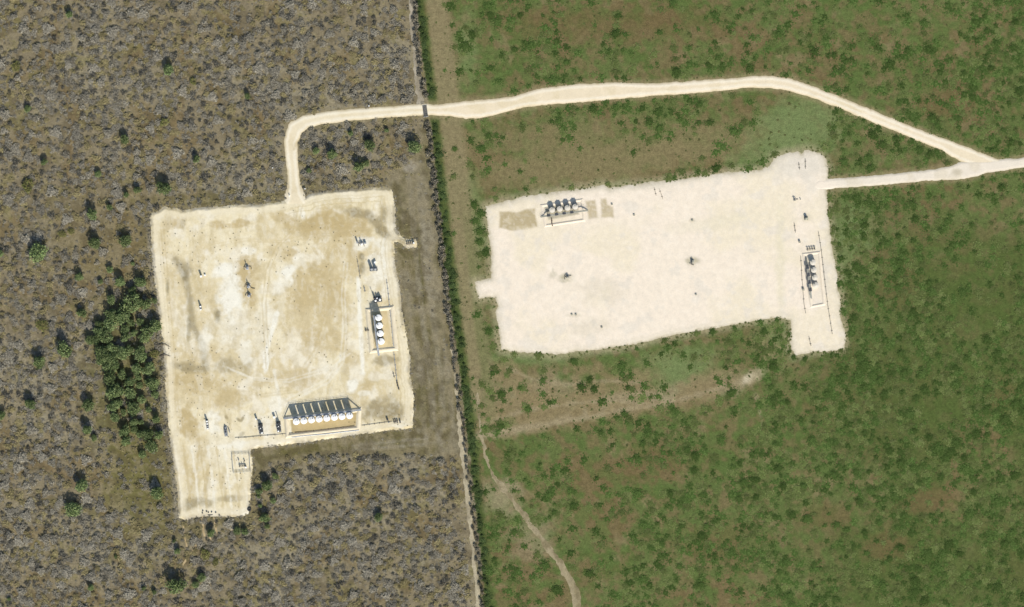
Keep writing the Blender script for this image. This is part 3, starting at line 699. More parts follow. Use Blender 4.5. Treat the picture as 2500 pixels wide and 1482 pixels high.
# grey engine skid
t = place("generator_skid", 551.6, 1052.5, -84, "grey generator skid on the ground between the slim separator and the lone treater", "generator")
MB().box(0, 0, 0, 6.2, 1.9, .3, 0, .04).build("skid", M['grey'], t)
e_ = MB().box(.9, 0, .3, 3.6, 1.6, 1.2, 0, .08).build("enclosure", M['grey'], t); MB().box(.2, 0, 1.5, 1.2, 1.0, .12, 0, .03).build("radiator", M['dark'], e_)
MB().lathe(2.2, .3, [(.14, 1.5), (.14, 2.3), (.05, 2.35)], 10).build("exhaust_pipe", M['dark'], e_)
MB().hvessel(-2.7, -1.2, 0, .85, .5).build("fuel_tank", M['grey'], t, True)
t = place("instrument_box", 560.5, 1053, -60, "small grey panel leaning beside the generator skid", "panel")
MB().box(0, 0, .7, 1.7, .35, 1.0, 0, .03).build("case", M['grey'], t); MB().tube([(-.7, 0, 0), (-.7, 0, .7)], .06, 6).build("leg", M['dark'], t); MB().tube([(.7, 0, 0), (.7, 0, .7)], .06, 6).build("leg", M['dark'], t)

def wellhead(px, py, ang, label, box=(1.1, 2.4), line=((1.2, 0), (2.6, .3), (3.2, -.8)), h=2.2, mat=None, group=None, arms=True):
    mat = mat or M['steel']
    t = place("wellhead", px, py, ang, label, "wellhead", group)
    MB().box(0, 0, 0, box[0] + .8, box[1] + .6, .14, 0, .02).build("cellar_slab", M['concrete'], t)
    MB().box(0, -.1, .14, box[0], box[1], .75, 0, .06).build("guard_box", mat, t)
    m = MB(); m.lathe(-.1, .3, [(.32, .1), (.32, 1.0), (.2, 1.05), (.2, h), (.1, h + .15)], 12)
    m.box(-.1, .3, 1.2, .6, .5, .3); m.box(-.1, .3, h - .45, .55, .45, .3); m.tube([(-.9, .3, 1.35), (.8, .3, 1.35)], .12, 8)
    tr = m.build("valve_tree", M['dark'], t)
    m = MB(); valve_wheel(m, -.1, .3, h + .3, .3); m.build("hand_wheel", M['grey'], tr)
    m = MB(); m.tube([(.5, .3, 1.2), (.9, .3, .5)] + [(a, b, .35) for a, b in line], .13, 7)
    if arms: m.tube([(-.6, .3, 1.1), (-1.3, .5, .5), (-1.9, .2, .4), (-1.9, -1.3, .35)], .14, 7); m.tube([(-1.5, 1.5, .4), (-1.4, .4, .5), (-.6, -.4, .6)], .12, 7)
    m.build("flow_line", M['dark'], t)
    return t
wellhead(604, 653, 6, "northern wellhead of the three on the tan stained patch", (1.1, 2.3), ((1.6, .3), (2.3, .2), (2.3, -1.3)), 2.6)
wellhead(607, 698, -12, "middle wellhead of the three on the tan stained patch", (1.2, 2.2), ((1.6, -.6), (2.6, -.9), (4.0, -.8)), 2.3, None, None)
wellhead(608.8, 720.5, -25, "southern wellhead of the three on the tan stained patch", (1.0, 2.0), ((1.2, -.6), (1.7, -.8)), 2.8)
wellhead(883.2, 595, 8, "wellhead with white guard box near the pad's northeastern corner", (1.3, 1.5), ((1.2, -.4), (1.4, -1.8)), 2.2, M['white'])
cabinet(873, 592.5, 10, .8, .9, 2.2, M['grey'], "slim grey cabinet west of the northeastern wellhead")
cabinet(891.5, 594, 10, 1.4, .7, 1.3, M['steel'], "low steel cabinet east of the northeastern wellhead")
cabinet(492, 675, 8, 1.0, .9, 2.3, M['white'], "white cabinet in the pad's western half, northern of two white units")
cabinet(501, 672, 8, .9, .7, .7, M['white'], "low white box beside the northern white cabinet")
sep_skid(490.3, 751, -84, "small white twin vessel skid in the pad's western half", [(-.7, 0, .5, 2.4, M['white']), (1.1, 0, .5, 1.5, M['white'])], 3.2, 1.1)
def post(px, py, h, r, mat, label, group=None, name="marker_post"):
    x, y = W(px, py)
    t = place(name, px, py, 0, label, "post", group)
    MB().tube([(0, 0, -.1), (0, 0, h)], r, 8).build("shaft", mat, t); MB().lathe(0, 0, [(r * 1.25, h), (r * 1.25, h + .08), (r * .5, h + .14)], 8).build("cap", mat, t)
post(901, 259, 1.4, .3, M['white'], "white marker post standing in the brush north of the road")
post(745, 461, 1.3, .28, M['white'], "white marker post at the eastern side of the tan pad's entrance")
post(707, 478, 1.2, .26, M['white'], "white marker post at the western side of the tan pad's entrance")
post(666, 410, 1.2, .24, M['white'], "white marker post in the brush west of the road bend")

# ---- pipe lines on the ground
def pipeline(pts, label, r=.14, z=.3, mat=None, n_sup=6, h_sup=None, group=None):
    x0, y0 = W(*pts[0]); g = ground_z(*pts[len(pts) // 2])
    t = empty("pipeline", x0, y0, g - .02, 0, label, "pipeline", group)
    P = [(W(*p)[0] - x0, W(*p)[1] - y0, z) for p in pts]
    MB().tube(P, r, 8).build("pipe", mat or M['pipe'], t)
    seg = [math.dist(a, b) for a, b in zip(P[:-1], P[1:])]; L = sum(seg)
    for k in range(n_sup):
        d = L * (k + .5) / n_sup; i = 0
        while d > seg[i] and i < len(seg) - 1: d -= seg[i]; i += 1
        f = d / seg[i]; q = [P[i][j] + (P[i + 1][j] - P[i][j]) * f for j in range(2)]
        a = math.atan2(P[i + 1][1] - P[i][1], P[i + 1][0] - P[i][0])
        MB().box(q[0], q[1], 0, .3, 1.0, z - r * .8, a).build("support", M['wood'], t)
    return t
pipeline([(574, 1069), (600, 1068), (640, 1064), (680, 1061), (716, 1057)], "rusty flow line running past both dark treaters toward the eight tanks", .11, .3, M['pipe'], 8)
pipeline([(712, 1067.5), (745, 1063.5), (790, 1060), (840, 1054), (877, 1050)], "grey pipe bundle along the southern outside of the eight tank berm", .3, .4, M['steel'], 9)
pipeline([(720, 1056), (770, 1052), (820, 1046), (866, 1040)], "dark flow line inside the eight tank berm, south of the tanks", .13, .3, M['rust'], 8)
pipeline([(883, 1039), (905, 1036), (935, 1032), (958, 1029)], "thin dark flow line leading east from the berm to the corner skid", .1, .25, M['pipe'], 6)
pipeline([(944, 684), (948, 715), (951, 745), (956, 790), (961, 845)], "dull flow line along the eastern side of the four tank column", .17, .3, M['steel'], 12)
pipeline([(961.5, 860), (965, 890), (968, 918), (970, 935)], "pale pipe running south from the four tank berm", .17, .3, M['steel'], 6)
pipeline([(872, 632), (876, 655), (880, 680)], "short dark pipe beside the brown strip at the pad's eastern side", .18, .3, M['pipe'], 4)
pipeline([(889, 700), (891.5, 713)], "short grey pipe section lying northwest of the dark separator skid", .25, .4, M['grey'], 2)
pipeline([(969, 931), (971, 941), (974.5, 951)], "short dark pipe manifold at the southern end of the pale pipe", .32, .5, M['dark'], 3)
pipeline([(959.5, 908), (963, 922)], "short dark pipe stub west of the pale pipe", .16, .35, M['dark'], 2)
pipeline([(1998, 566), (2005, 610), (2013, 680), (2021, 745), (2032, 816)], "long thin rusty pipe down the white pad's eastern side", .14, .22, M['pipe'], 14)
pipeline([(1939, 545), (1942, 568)], "short pipe north of the cream tank column", .17, .3, M['pipe'], 2)
pipeline([(1955, 625), (1958, 680), (1963, 742), (1967, 765)], "thin pale pipe west of the cream tank column", .12, .25, M['pipe'], 6)
pipeline([(1975, 822), (1980, 845)], "short pipe at the southern end of the white pad's eastern arm", .15, .3, M['pipe'], 2)
pipeline([(1347, 534), (1347.5, 546), (1349, 552)], "short brown pipe south of the cream tank row", .3, .35, M['rust'], 2)
pipeline([(1609, 461), (1614, 473), (1618, 486)], "eastern of two faint thin pipes at the white pad's northern edge", .12, .2, M['pipe'], 2)
pipeline([(1597, 458), (1602, 478)], "western of two faint thin pipes at the white pad's northern edge", .12, .2, M['pipe'], 2)
pipeline([(1950, 397), (1952, 414)], "western of two short pipes on the white pad's northern lobe", .14, .25, M['pipe'], 2)
pipeline([(1966, 388), (1966.5, 412)], "eastern of two short pipes on the white pad's northern lobe", .16, .25, M['pipe'], 2)
def manifold(px, py, ang, L, label, mat=None, k=4, w=1.2, h=.6):
    t = place("valve_manifold", px, py, ang, label, "manifold")
    m = MB()
    for s in (-.5, .5): m.tube([(-L / 2, s * w, h), (L / 2, s * w, h)], .13, 7)
    for i in range(k):
        xx = -L / 2 + L * (i + .5) / k; m.tube([(xx, -w * .75, h), (xx, w * .75, h)], .1, 7)
    m.build("piping", mat or M['dark'], t)
    for i in range(k):
        xx = -L / 2 + L * (i + .5) / k; m = MB(); m.box(xx, 0, h - .1, .4, .4, .5); valve_wheel(m, xx, 0, h + .75, .3); m.build("valve", M['dark'], t)
    for s in (-1, 1): MB().box(s * L * .4, 0, 0, .25, w * 1.2, h - .08).build("support", M['concrete'], t)
    return t
manifold(966.5, 1029.5, 6, 2.8, "dark valve skid in the tan pad's southeastern corner", None, 3, 1.3, .7)
cabinet(946, 1024, 6, .9, .9, 1.1, M['dark'], "dark box northwest of the corner valve skid")
cabinet(949, 1031.5, 6, .5, .5, 1.0, M['grey'], "slim grey box west of the corner valve skid")
cabinet(977, 1029.5, 6, .6, 1.4, .9, M['dark'], "dark narrow box east of the corner valve skid")
manifold(896.5, 806, 4, 2.6, "dark pipe manifold outside the western berm of the four tank column", None, 2, .8, .6)
manifold(1001, 594, 4, 4.4, "pipe meter run on the small caliche spur east of the tan pad", M['rust'], 4, 1.2, .5)
cabinet(1010.5, 593.5, 4, .7, .7, 1.2, M['white'], "small white box on the caliche spur east of the tan pad")
manifold(1980, 607.5, 6, 5.4, "olive valve skid just north of the cream tank column", M['olive'], 4, 1.5, .6)
t = place("separator_skid", 1968, 533, 0, "dark upright vessel alone north of the olive valve skid", "separator")
MB().box(0, 0, 0, 2.2, 2.2, .25, 0, .03).build("skid", M['olive'], t); MB().lathe(0, 0, [(.85, .25), (.85, 1.7), (.6, 1.95), (.15, 2.1)], 18).build("vessel", M['olive'], t, True)
m = MB(); m.tube([(.5, .9, .6), (-.9, .9, .6), (-.9, -.6, .6)], .1, 6); m.build("piping", M['dark'], t)
wellhead(1940, 488.5, 5, "small dark wellhead near the white pad's road entrance", (.8, .8), ((1.2, .2), (2.0, .3)), 1.3, M['olive'], None, False)
post(1954, 487, .8, .25, M['olive'], "short olive post east of the small dark wellhead", None, "valve_post")
cabinet(1952, 591, 0, .9, .9, .9, M['olive'], "small olive box northwest of the olive valve skid")
cabinet(1961, 707, 0, 1.1, 1.1, .8, M['olive'], "small olive box west of the southern end of the cream column")
wellhead(1386, 676, 10, "olive wellhead on a stained spot in the white pad's western half", (1.2, 1.2), ((1.2, .4), (2.2, .4)), 1.15, M['olive'], None, True)
wellhead(1690, 638, 80, "olive wellhead on a stained spot in the middle of the white pad", (1.3, 1.6), ((1.2, .4), (2.4, .5)), 1.15, M['olive'], None, True)
for px, py, lab in ((1396, 768, "western of two low olive valve boxes in the white pad's south"), (1406, 768, "eastern of two low olive valve boxes in the white pad's south"), (1690, 538, "small olive box in the upper middle of the white pad"), (1548, 525, "small olive box east of the cream tank row"),
                    (1469, 799, "tiny olive box near the white pad's southern edge"), (1699, 719, "tiny olive box south of the middle wellhead"), (1494, 499, "grey box on the brown patch east of the cream tank row")):
    cabinet(px, py, 5, .9, .8, .32, M['olive'], lab)

# ---- fenced meter station on the southern arm
FC = [(566.5, 1108.5), (609, 1108), (612, 1151), (570, 1154.5)]
x0, y0 = W(589, 1131); g = ground_z(589, 1131)
t = empty("pipe_fence", x0, y0, g, 0, "square pipe fence around the small meter station on the southern arm", "fence")
for i in range(4):
    a, b = W(*FC[i]), W(*FC[(i + 1) % 4]); m = MB()
    for zz in (.4, .8, 1.2): m.tube([(a[0] - x0, a[1] - y0, zz), (b[0] - x0, b[1] - y0, zz)], .06, 5)
    m.build("rail", M['steel'], t)
    for k in range(5):
        f = k / 5; MB().tube([(a[0] + (b[0] - a[0]) * f - x0, a[1] + (b[1] - a[1]) * f - y0, -.05), (a[0] + (b[0] - a[0]) * f - x0, a[1] + (b[1] - a[1]) * f - y0, 1.3)], .08, 6).build("fence_post", M['steel'], t)
manifold(592.5, 1137, 2, 4.2, "dark meter run inside the square pipe fence", None, 3, .5, .8)
cabinet(583, 1123, 0, .5, .5, .9, M['grey'], "western small grey box inside the square pipe fence")
cabinet(597, 1125, 0, .5, .5, .9, M['dark'], "eastern small dark box inside the square pipe fence")
cabinet(600.5, 1141, 0, .9, .7, .7, M['white'], "white box beside the meter run inside the square pipe fence")

# ---- cattle guard where the road passes the fence line
t = place("cattle_guard", 1038, 271, 8, "steel cattle guard across the road at the fence line", "cattle guard")
MB().box(0, 0, -.05, 2.5, 6.8, .12).build("pit_frame", M['dark'], t)
for k in range(6): MB().box(-1.0 + .4 * k, 0, .071, .12, 6.6, .12).build("rail", M['pipe'], t)
for s in (-1, 1):
    w_ = MB()
    w_.tube([(-1.5, s * 3.5, .1), (-1.5, s * 3.5, 1.3), (1.5, s * 3.5, 1.3), (1.5, s * 3.5, .1)], .07, 6); w_.tube([(-1.5, s * 3.5, .7), (1.5, s * 3.5, .7)], .06, 6); w_.build("wing", M['steel'], t)

# ---- rubbish and branches at the pad's edges
t = place("large_tyre", 608.7, 1243, 0, "big black tyre lying flat at the southern arm's southeastern corner", "tyre")
m = MB(); prof = []
v, f = [], []
nn, kk = 30, 12
for i in range(nn):
    a = 2 * math.pi * i / nn
    for k in range(kk):
        b = 2 * math.pi * k / kk; rr = .82 + .38 * math.cos(b)
        v.append((rr * math.cos(a), rr * math.sin(a), .35 + .34 * math.sin(b)))
for i in range(nn):
    for k in range(kk): f.append((i * kk + k, ((i + 1) % nn) * kk + k, ((i + 1) % nn) * kk + (k + 1) % kk, i * kk + (k + 1) % kk))
MB().add(v, f).build("tread", M['rubber'], t, True)
m = MB()
for i in range(30):
    a = 2 * math.pi * i / 30; m.box(1.19 * math.cos(a), 1.19 * math.sin(a), .12, .08, .12, .5, a)
m.build("lugs", M['rubber'], t)
for px, py, lab in ((495.5, 1247, "dark block at the western end of the scattered blocks on the southern arm"), (494.5, 1252.5, "lower dark block at the western end of the scattered blocks"), (504.5, 1248.5, "small dark block between others at the southern arm's end"),
                    (509, 1251, "squarish dark block north of the dark timber"), (517, 1250, "upright dark block above the dark timber's eastern half"), (527, 1251, "dark block east of the upright one above the timber"), (535.5, 1257, "easternmost dark block at the southern arm's end")):
    t = place("rubble_block", px, py, random.uniform(0, 90), lab, "block"); MB().box(0, 0, 0, .7, .55, .5, 0, .08).build("chunk", M['dark'], t)
t = place("dark_timber", 513.5, 1257, 2, "long dark timber lying at the southern arm's end", "timber"); MB().box(0, 0, 0, 2.9, .35, .3, 0, .04).build("beam", M['dark'], t)
def branch(px, py, ang, seed, label):
    r = random.Random(seed); t = place("dead_branch", px, py, ang, label, "branch")
    m = MB(); pts = [(-3.5, 0, .3), (-1.8, .5, .5), (0, .9, .45), (1.6, .3, .4), (3.2, -.2, .2)]
    m.tube(pts, [.2, .17, .14, .1, .04], 6); m.build("limb", M['bark'], t)
    for p in pts[1:4]:
        for s in (-1, 1):
            m = MB(); m.tube([p, (p[0] + r.uniform(.4, .9), p[1] + s * r.uniform(.5, 1.2), p[2] + .3), (p[0] + r.uniform(1, 1.8), p[1] + s * r.uniform(.9, 1.8), p[2])], [.09, .06, .02], 5); m.build("twig", M['bark'], t)
branch(404, 845, -8, 1, "bare dark branch reaching onto the tan pad, northern of two"); branch(404, 870, 8, 2, "bare dark branch reaching onto the tan pad, southern of two")

# ------------------------------------------------------------------ plants
def rand_quads(r, centers, lx, ly, up=0.4):
    """small leaf or twig faces at CENTERS, length lx, width ly, random but biased to face up"""
    n = len(centers)
    nrm = r.normal(size=(n, 3)); nrm[:, 2] = np.abs(nrm[:, 2]) + up
    nrm /= np.linalg.norm(nrm, axis=1)[:, None]
    t = r.normal(size=(n, 3)); t -= (t * nrm).sum(1)[:, None] * nrm
    t /= np.linalg.norm(t, axis=1)[:, None]
    b = np.cross(nrm, t)
    lx = np.broadcast_to(lx, n)[:, None] * 0.5; ly = np.broadcast_to(ly, n)[:, None] * 0.5
    return np.stack([centers - t * lx - b * ly, centers + t * lx - b * ly, centers + t * lx + b * ly, centers - t * lx + b * ly], 1)
def tinted(r, n, cols, var=0.25):
    cols = np.asarray(cols)
    k = r.integers(0, len(cols), n)
    return np.clip(cols[k] * (1 + r.uniform(-var, var, (n, 1))), 0.004, 0.8)
def blob_points(r, n, lumps, z0, z1, flat=1.0):
    """points on the skins of several overlapping lumps: an uneven crown of unit radius"""
    k = r.integers(0, len(lumps), n)
    L = np.asarray(lumps)[k]
    d = r.normal(size=(n, 3)); d /= np.linalg.norm(d, axis=1)[:, None]
    rad = r.uniform(0.55, 1.05, (n, 1)) ** 0.6
    p = L[:, :3] + d * L[:, 3:4] * rad * np.array([1, 1, flat])
    p[:, 2] = np.maximum(p[:, 2], z0 + 0.05)
    return p
def lump_set(r, n, spread, rad, zc):
    out = []
    for i in range(n):
        a = 2 * math.pi * (i + r.uniform(-.3, .3)) / n; s = spread * r.uniform(.6, 1.1)
        out.append((s * math.cos(a), s * math.sin(a), zc * r.uniform(.75, 1.1), rad * r.uniform(.75, 1.2)))
    out.append((0, 0, zc * 1.15, rad * 1.1))
    return out

G_TREE = [A(144,160,104), A(128,146,94), A(150,162,112), A(112,130,86)]
G_YEL = [A(150,150,88), A(136,142,82), A(128,124,86), A(160,150,100)]
G_TWIG = [A(176,169,148), A(164,157,138), A(152,146,130), A(134,128,112)]
G_STRAW = [A(178,164,120), A(162,152,106), A(154,142,104)]
G_DARK = [A(100,98,90), A(86,86,80), A(140,134,116)]
G_BUSH = [A(92,114,60), A(83,106,53), A(101,120,66), A(76,99,48)]
G_BUSH2 = [A(109,123,70), A(101,115,63), A(117,125,77)]

def crown_mesh(name, seed, cols, n=900, leaf=0.13, nl=6):
    """unit crown: radius 1, base 0.25, top about 1.15"""
    r = np.random.default_rng(seed)
    p = blob_points(r, n, lump_set(r, nl, 0.56, 0.40, 0.62), 0.2, 1.2, 0.8)
    p[:, :2] *= np.array([r.uniform(.85, 1.1), r.uniform(.85, 1.1)]); k_ = r.uniform(0, 1, n) < .12; p[k_, :2] *= 1.22
    q = rand_quads(r, p, leaf * r.uniform(.7, 1.5, n), leaf * r.uniform(.6, 1.1, n), 0.5)
    return quad_mesh(name, q, tinted(r, n, cols, .3), M['leaf'])
CROWNS = [crown_mesh("crown", 500 + i, G_TREE, 1000, .11, 5 + i % 4) for i in range(9)]
CROWNS_Y = [crown_mesh("crown", 520 + i, G_YEL, 420) for i in range(2)]
def trunk_mesh(seed):
    r = np.random.default_rng(seed); m = MB()
    m.tube([(0, 0, -.08), (.03, .02, .25), (.0, .05, .5), (.05, .0, .85)], [.075, .06, .045, .015], 7)
    for i in range(5):
        a = i * 1.256 + r.uniform(-.3, .3); h = r.uniform(.2, .45)
        m.tube([(.02, .02, h), (.28 * math.cos(a), .28 * math.sin(a), h + .18), (.55 * math.cos(a), .55 * math.sin(a), h + .36)], [.04, .028, .01], 5)
    me = bpy.data.meshes.new("trunk"); me.from_pydata(m.v, [], m.f); me.materials.append(M['bark']); return me
TRUNKS = [trunk_mesh(i) for i in range(3)]

def tree(px, py, rad, label, group=None, yellow=False, name="broadleaf_tree", hf=None):
    x, y = W(px, py); r = rad * S * 1.14
    t = empty(name, x, y, 0, random.uniform(0, 6.28), label, "tree", group)
    h = (hf or random.uniform(0.92, 1.08)) * (r if rad < 14 else 3.3 + (r - 3.3) * .6) * 1.0
    h = max(h, 1.3) * (1.0 if yellow else 1.38)
    ms = CROWNS_Y if yellow else CROWNS
    c = link("crown", random.choice(ms), t); c.scale = (r, r, h * 1.05)
    k = link("trunk", random.choice(TRUNKS), t); k.scale = (r, r, h)
    return t

# single trees: map x, y, crown radius, label
LONE = [
 (411.6,172,14,"round green tree standing alone north of the tan pad, in grey brush"), (306,340,12,"bright green tree alone in grey brush northwest of the tan pad"),
 (69,266,8,"small bright green tree by the photo's western edge, upper part"), (604.6,236,8,"small green tree in grey brush west of the road bend"),
 (170,36,10,"dull green tree in the brush near the photo's top edge"), (480,388,9,"small dark green tree between the road bend and the pair of big western crowns"),
 (96.5,617,21,"largest round tree in open brush west of the tan pad"), (226,524,14,"round pale green tree northwest of the tan pad's corner"),
 (268,506,8,"small pale tree beside the larger pale one northwest of the tan pad"), (233,594,14,"dark round tree midway between the largest western tree and the tan pad"),
 (307,588,14,"dark round tree nearest the tan pad's northwestern corner"), (195,676,10,"small tree in brown grass southwest of the two dark round trees"),
 (270,658,8,"little green tree just north of the dense grove, farther from the pad"), (324.6,644,5,"tiny green tree just off the tan pad's western edge"),
 (245.6,688,6,"tiny tree in brown grass off the grove's northwestern corner"), (294.7,688,12,"round tree at the north end of the dense grove"),
 (345.6,690,14,"round tree at the grove's north end close to the tan pad"), (326,708,10,"bright leafy tree filling the gap at the grove's north end"),
 (200,765,11,"round tree standing alone west of the dense grove"), (159.6,856,19,"big round tree alone southwest of the grove's bulge"),
 (98,884,15,"broad dark tree near the western edge, beside the big round tree"), (240,425.6,8,"small tree with a dark shadow high in the western brush"),
 (309,476,8,"small green tree a little north of the tan pad's northwest corner"), (335,464,9,"small spreading tree beside another north of the tan pad's corner"),
 (403,459,17,"broad dark tree just above the tan pad's northwest corner"), (109,397,8,"small grey green tree in the upper western brush"),
 (200,1185,16,"round tree in the brush southwest of the grove, upper of a pair"), (180.5,1242,18,"big round tree southwest of the grove, lower of a pair"),
 (385,1203,18,"broad tree standing alone just west of the tan pad's southern arm"), (431,1429,22,"largest tree near the bottom edge, south of the tan pad"),
 (223,1434,9,"small bright tree near the bottom edge, far southwest"), (434,1345,8,"small tree below the tan pad's southwestern corner"),
 (426,1320,5,"tiny tree above a small one below the pad's southwestern corner"), (515,1301,10,"green tree between the bare ruts south of the tan pad"),
 (579,1296,9,"western of two touching green trees below the tan pad's southeast corner"), (598,1297.6,9,"eastern of two touching green trees below the tan pad's southeast corner"),
 (492.7,1410,10,"green tree east of the largest bottom tree"), (478,1427,8,"low bright tree touching the largest bottom tree's eastern side"),
 (377,1445,6,"tiny green tree at the bottom edge southwest of the largest tree"), (351,1436,6,"tiny tree at the bottom edge, beside another tiny one"),
 (653,1185,15,"biggest tree east of the tan pad's southern arm"), (634,1199,9,"low crown joined to the big tree east of the southern arm"),
 (672,1162,8,"small tree north of the biggest one beside the southern arm"), (632,1212,5,"tiny shrubby tree at the southern arm's eastern edge"),
 (668,1222,7,"small tree south of the biggest one beside the southern arm"), (636,1234,6,"narrow tree beside the black tyre's corner"),
 (648,1264,12,"tall oval tree southeast of the black tyre"), (653,1285,6,"small tree touching the oval tree southeast of the tyre"),
 (925,1262,10,"lone green tree in grey brush far south of the eight tanks"),
 (856.6,326,7,"narrow green tree just under the road inside its bend"), (772.6,369,8,"small round tree inside the road bend, close to its curve"),
 (811,377,12,"round bright tree inside the road bend"), (903,354,14,"pale spreading tree in the middle of the road bend's brush"),
 (876.5,408,13,"bright tree at the southern side of the road bend's brush"), (893.5,400,8,"small crown joined to the bright tree inside the road bend"),
 (1012.5,359,15,"round dull green tree inside the road bend beside the fence line"), (754.6,417,6,"tiny tree beside the road's straight run to the pad"),
 (944.5,319,6,"faint small tree under the road inside its bend"), (214.6,1049,13,"dark tree alone west of the grove's southern tail"),
 (231,1068,8,"small tree touching the dark one west of the grove's tail"), (75,985,13,"dull green tree near the western edge below the broad dark one"),
 (6.5,1013,10,"green tree cut by the photo's western edge, lower part"), (217,990,14,"dull spreading tree just west of the grove's southern half"),
 (2,620,8,"green tree cut by the photo's western edge, beside the largest tree"), (283,1359,5,"tiny bright tree in the southwestern brush"), (23,1462,5,"tiny bright tree at the bottom left corner"),
]
YELLOW = [(40,163,12,"low straw yellow bush near the upper western edge"), (402,298,12,"straw yellow bush in the northern brush"), (471,199,10,"yellow green bush east of the lone northern tree"),
 (105,794,15,"yellowish spreading bush west of the big round tree"), (68,453,18,"broad greyish yellow bush in the upper western brush"), (152,572,9,"yellow green bush north of the largest western tree"),
 (174,565,8,"pale yellow bush touching a greener one north of the largest western tree"), (502.5,1353,14,"pale grey green bush south of the bare ruts"), (527,1372,8,"small pale bush beside the pale grey green one"),
 (378,864,11,"pale bush at the grove's eastern side near the dead branches")]
GROVE = [(327,737,20),(356,742,13),(276,768,14),(302,771,18),(273.5,731,9),(244,792,10),(271,793,15),(381,796,16),(361,807.6,13),(353,824.6,11),(307.6,804.7,10),(322,788,9),(344,785,8),(327,813,8),(246.6,809,13),
 (262,822,15),(236.7,830,11),(221,831.6,9),(307.6,824.6,10),(253.7,858.6,18),(273.5,850,14),(273.5,875.6,17),(299,861,15),(316,853,10),(347,865.7,16),(251,878,12),(265,895,14),(282,895,11),(336,899.7,14),(364,898,14),
 (270.7,923.8,16),(299,915,11),(338.7,921,8),(319,932,12),(375.6,936.5,14),(361,932,8),(276,957.8,17),(293,952,13),(319,957.8,14),(341.6,940.8,7),(347,974.8,11),(379.8,963,8),(279,989,13),(290.5,983,9),(327,997.5,14),
 (302,1006,7),(282,1017,11),(364,1000,6),(382.7,1023,10),(329,1031,9),(344,1031,6),(378,734,6),(305.7,1052,12),(309,1076,11),(343,1060,8),(362.6,1060,12),(388.6,1062,10),(372,1089,13),(349.6,1109,8),(328,1048,8)]
for px, py, r, lab in LONE: tree(px, py, r, lab)
for px, py, r, lab in YELLOW: tree(px, py, r, lab, None, True, "pale_bush", 0.55)
for px, py, r in GROVE:
    if py < 780: lab, g = "round green tree crowded into the northern end of the dense grove", "trees at the grove's north end"
    elif px > 335 and py < 950: lab, g = "green tree on the side of the dense grove that faces the tan pad", "trees on the grove's pad side"
    elif py < 910: lab, g = "dark green tree in the grove's closed western bulge, crowns touching", "trees in the grove's western bulge"
    elif py < 1010: lab, g = "green tree in the narrowing southern half of the dense grove", "trees in the grove's southern half"
    else: lab, g = "small green tree in the open southern tail of the grove", "trees in the grove's southern tail"
    tree(px, py, r * 1.06 + .8, lab, g)

# ---- leafless shrubs, west
def shrub_quads(seed, n, cols, tw=0.075, h=0.85):
    """unit leafless shrub: a loose dome of twigs"""
    r = np.random.default_rng(seed)
    a = r.uniform(0, 2 * math.pi, n); s = r.uniform(0, 1, n) ** 0.62 * (0.85 + 0.25 * np.sin(3 * a + seed))
    p = np.stack([s * np.cos(a), s * np.sin(a), h * (1 - .55 * s ** 2) * r.uniform(.35, 1.0, n) + .04], 1)
    q = rand_quads(r, p, r.uniform(.18, .42, n), tw * r.uniform(.6, 1.4, n), 0.5)
    return q, tinted(r, n, cols, .22)
SHR = [shrub_quads(600 + i, 330, G_TWIG) for i in range(6)]
SHR_MESH = [quad_mesh("leafless_shrub", q, c, M['twig']) for q, c in SHR]

def sample(n, x0, y0, x1, y1, ok, sep, prob=None, seed=0, tries=60):
    """scattered map points at least sep(r) apart on a coarse grid, where ok is true"""
    r = np.random.default_rng(seed)
    m = n * tries
    px, py = r.uniform(x0, x1, m), r.uniform(y0, y1, m)
    k = ok(px, py)
    if prob is not None: k &= r.uniform(0, 1, m) < prob(px, py)
    px, py = px[k], py[k]
    cell, out = {}, []
    for x, y in zip(px, py):
        ci, cj = int(x // sep), int(y // sep); hit = False
        for i in (ci - 1, ci, ci + 1):
            for j in (cj - 1, cj, cj + 1):
                for (a, b) in cell.get((i, j), ()):
                    if (a - x) ** 2 + (b - y) ** 2 < sep * sep: hit = True; break
                if hit: break
            if hit: break
        if hit: continue
        cell.setdefault((ci, cj), []).append((x, y)); out.append((x, y))
        if len(out) >= n: break
    return np.array(out)
def west_ok(m):
    def f(px, py):
        return ((fence_x(py) - px > 34 + m) & (sd_poly(px, py, PAD_TAN) < -m - 4) & (sd_poly(px, py, MOWN) + 30 * (fbm(px, py, 40, 3, 171) - .5) < -m)
                & (np.maximum(sd_line(px, py, ROAD_LONG), sd_line(px, py, TRACK)) < -m - 2))
    return f
def brush(px, py):
    n = fbm(px, py, 130, 4, 101)
    p = 0.55 + 0.45 * smooth(.40, .58, n)
    p = p * (1 - 0.8 * ell(px, py, 260, 600, 150, 130, 0, .8)) * (1 - 0.85 * ell(px, py, 300, 900, 100, 200, 0, .5)) * (1 - .85 * ell(px, py, 350, 1170, 110, 150, 0, .8)) * (1 - .6 * ell(px, py, 500, 480, 160, 25, 0, .8))
    return p
def region_west(px, py):
    if py < 455 and px > 700 and py > 275: return "grey leafless shrub inside the road bend north of the tan pad", "leafless shrubs inside the road bend"
    if py < 280 and px > 520: return "grey leafless shrub north of the road, between it and the fence line", "leafless shrubs north of the road"
    if py < 480: return "grey leafless shrub in the northwestern brush, beyond the road bend", "leafless shrubs in the northwest"
    if px < 420 and py < 1000: return "grey leafless shrub in the brush west of the grove and tan pad", "leafless shrubs west of the grove"
    if px < 610: return "grey leafless shrub in the southwestern brush below the grove", "leafless shrubs in the southwest"
    return "grey leafless shrub south of the eight tanks, toward the dirt track", "leafless shrubs south of the tanks"
big = sample(700, -10, -10, 1160, 1500, west_ok(9), 21, brush, 3)
big = big[:300] if len(big) > 300 else big
sizes = np.random.default_rng(4).uniform(9, 16, len(big))
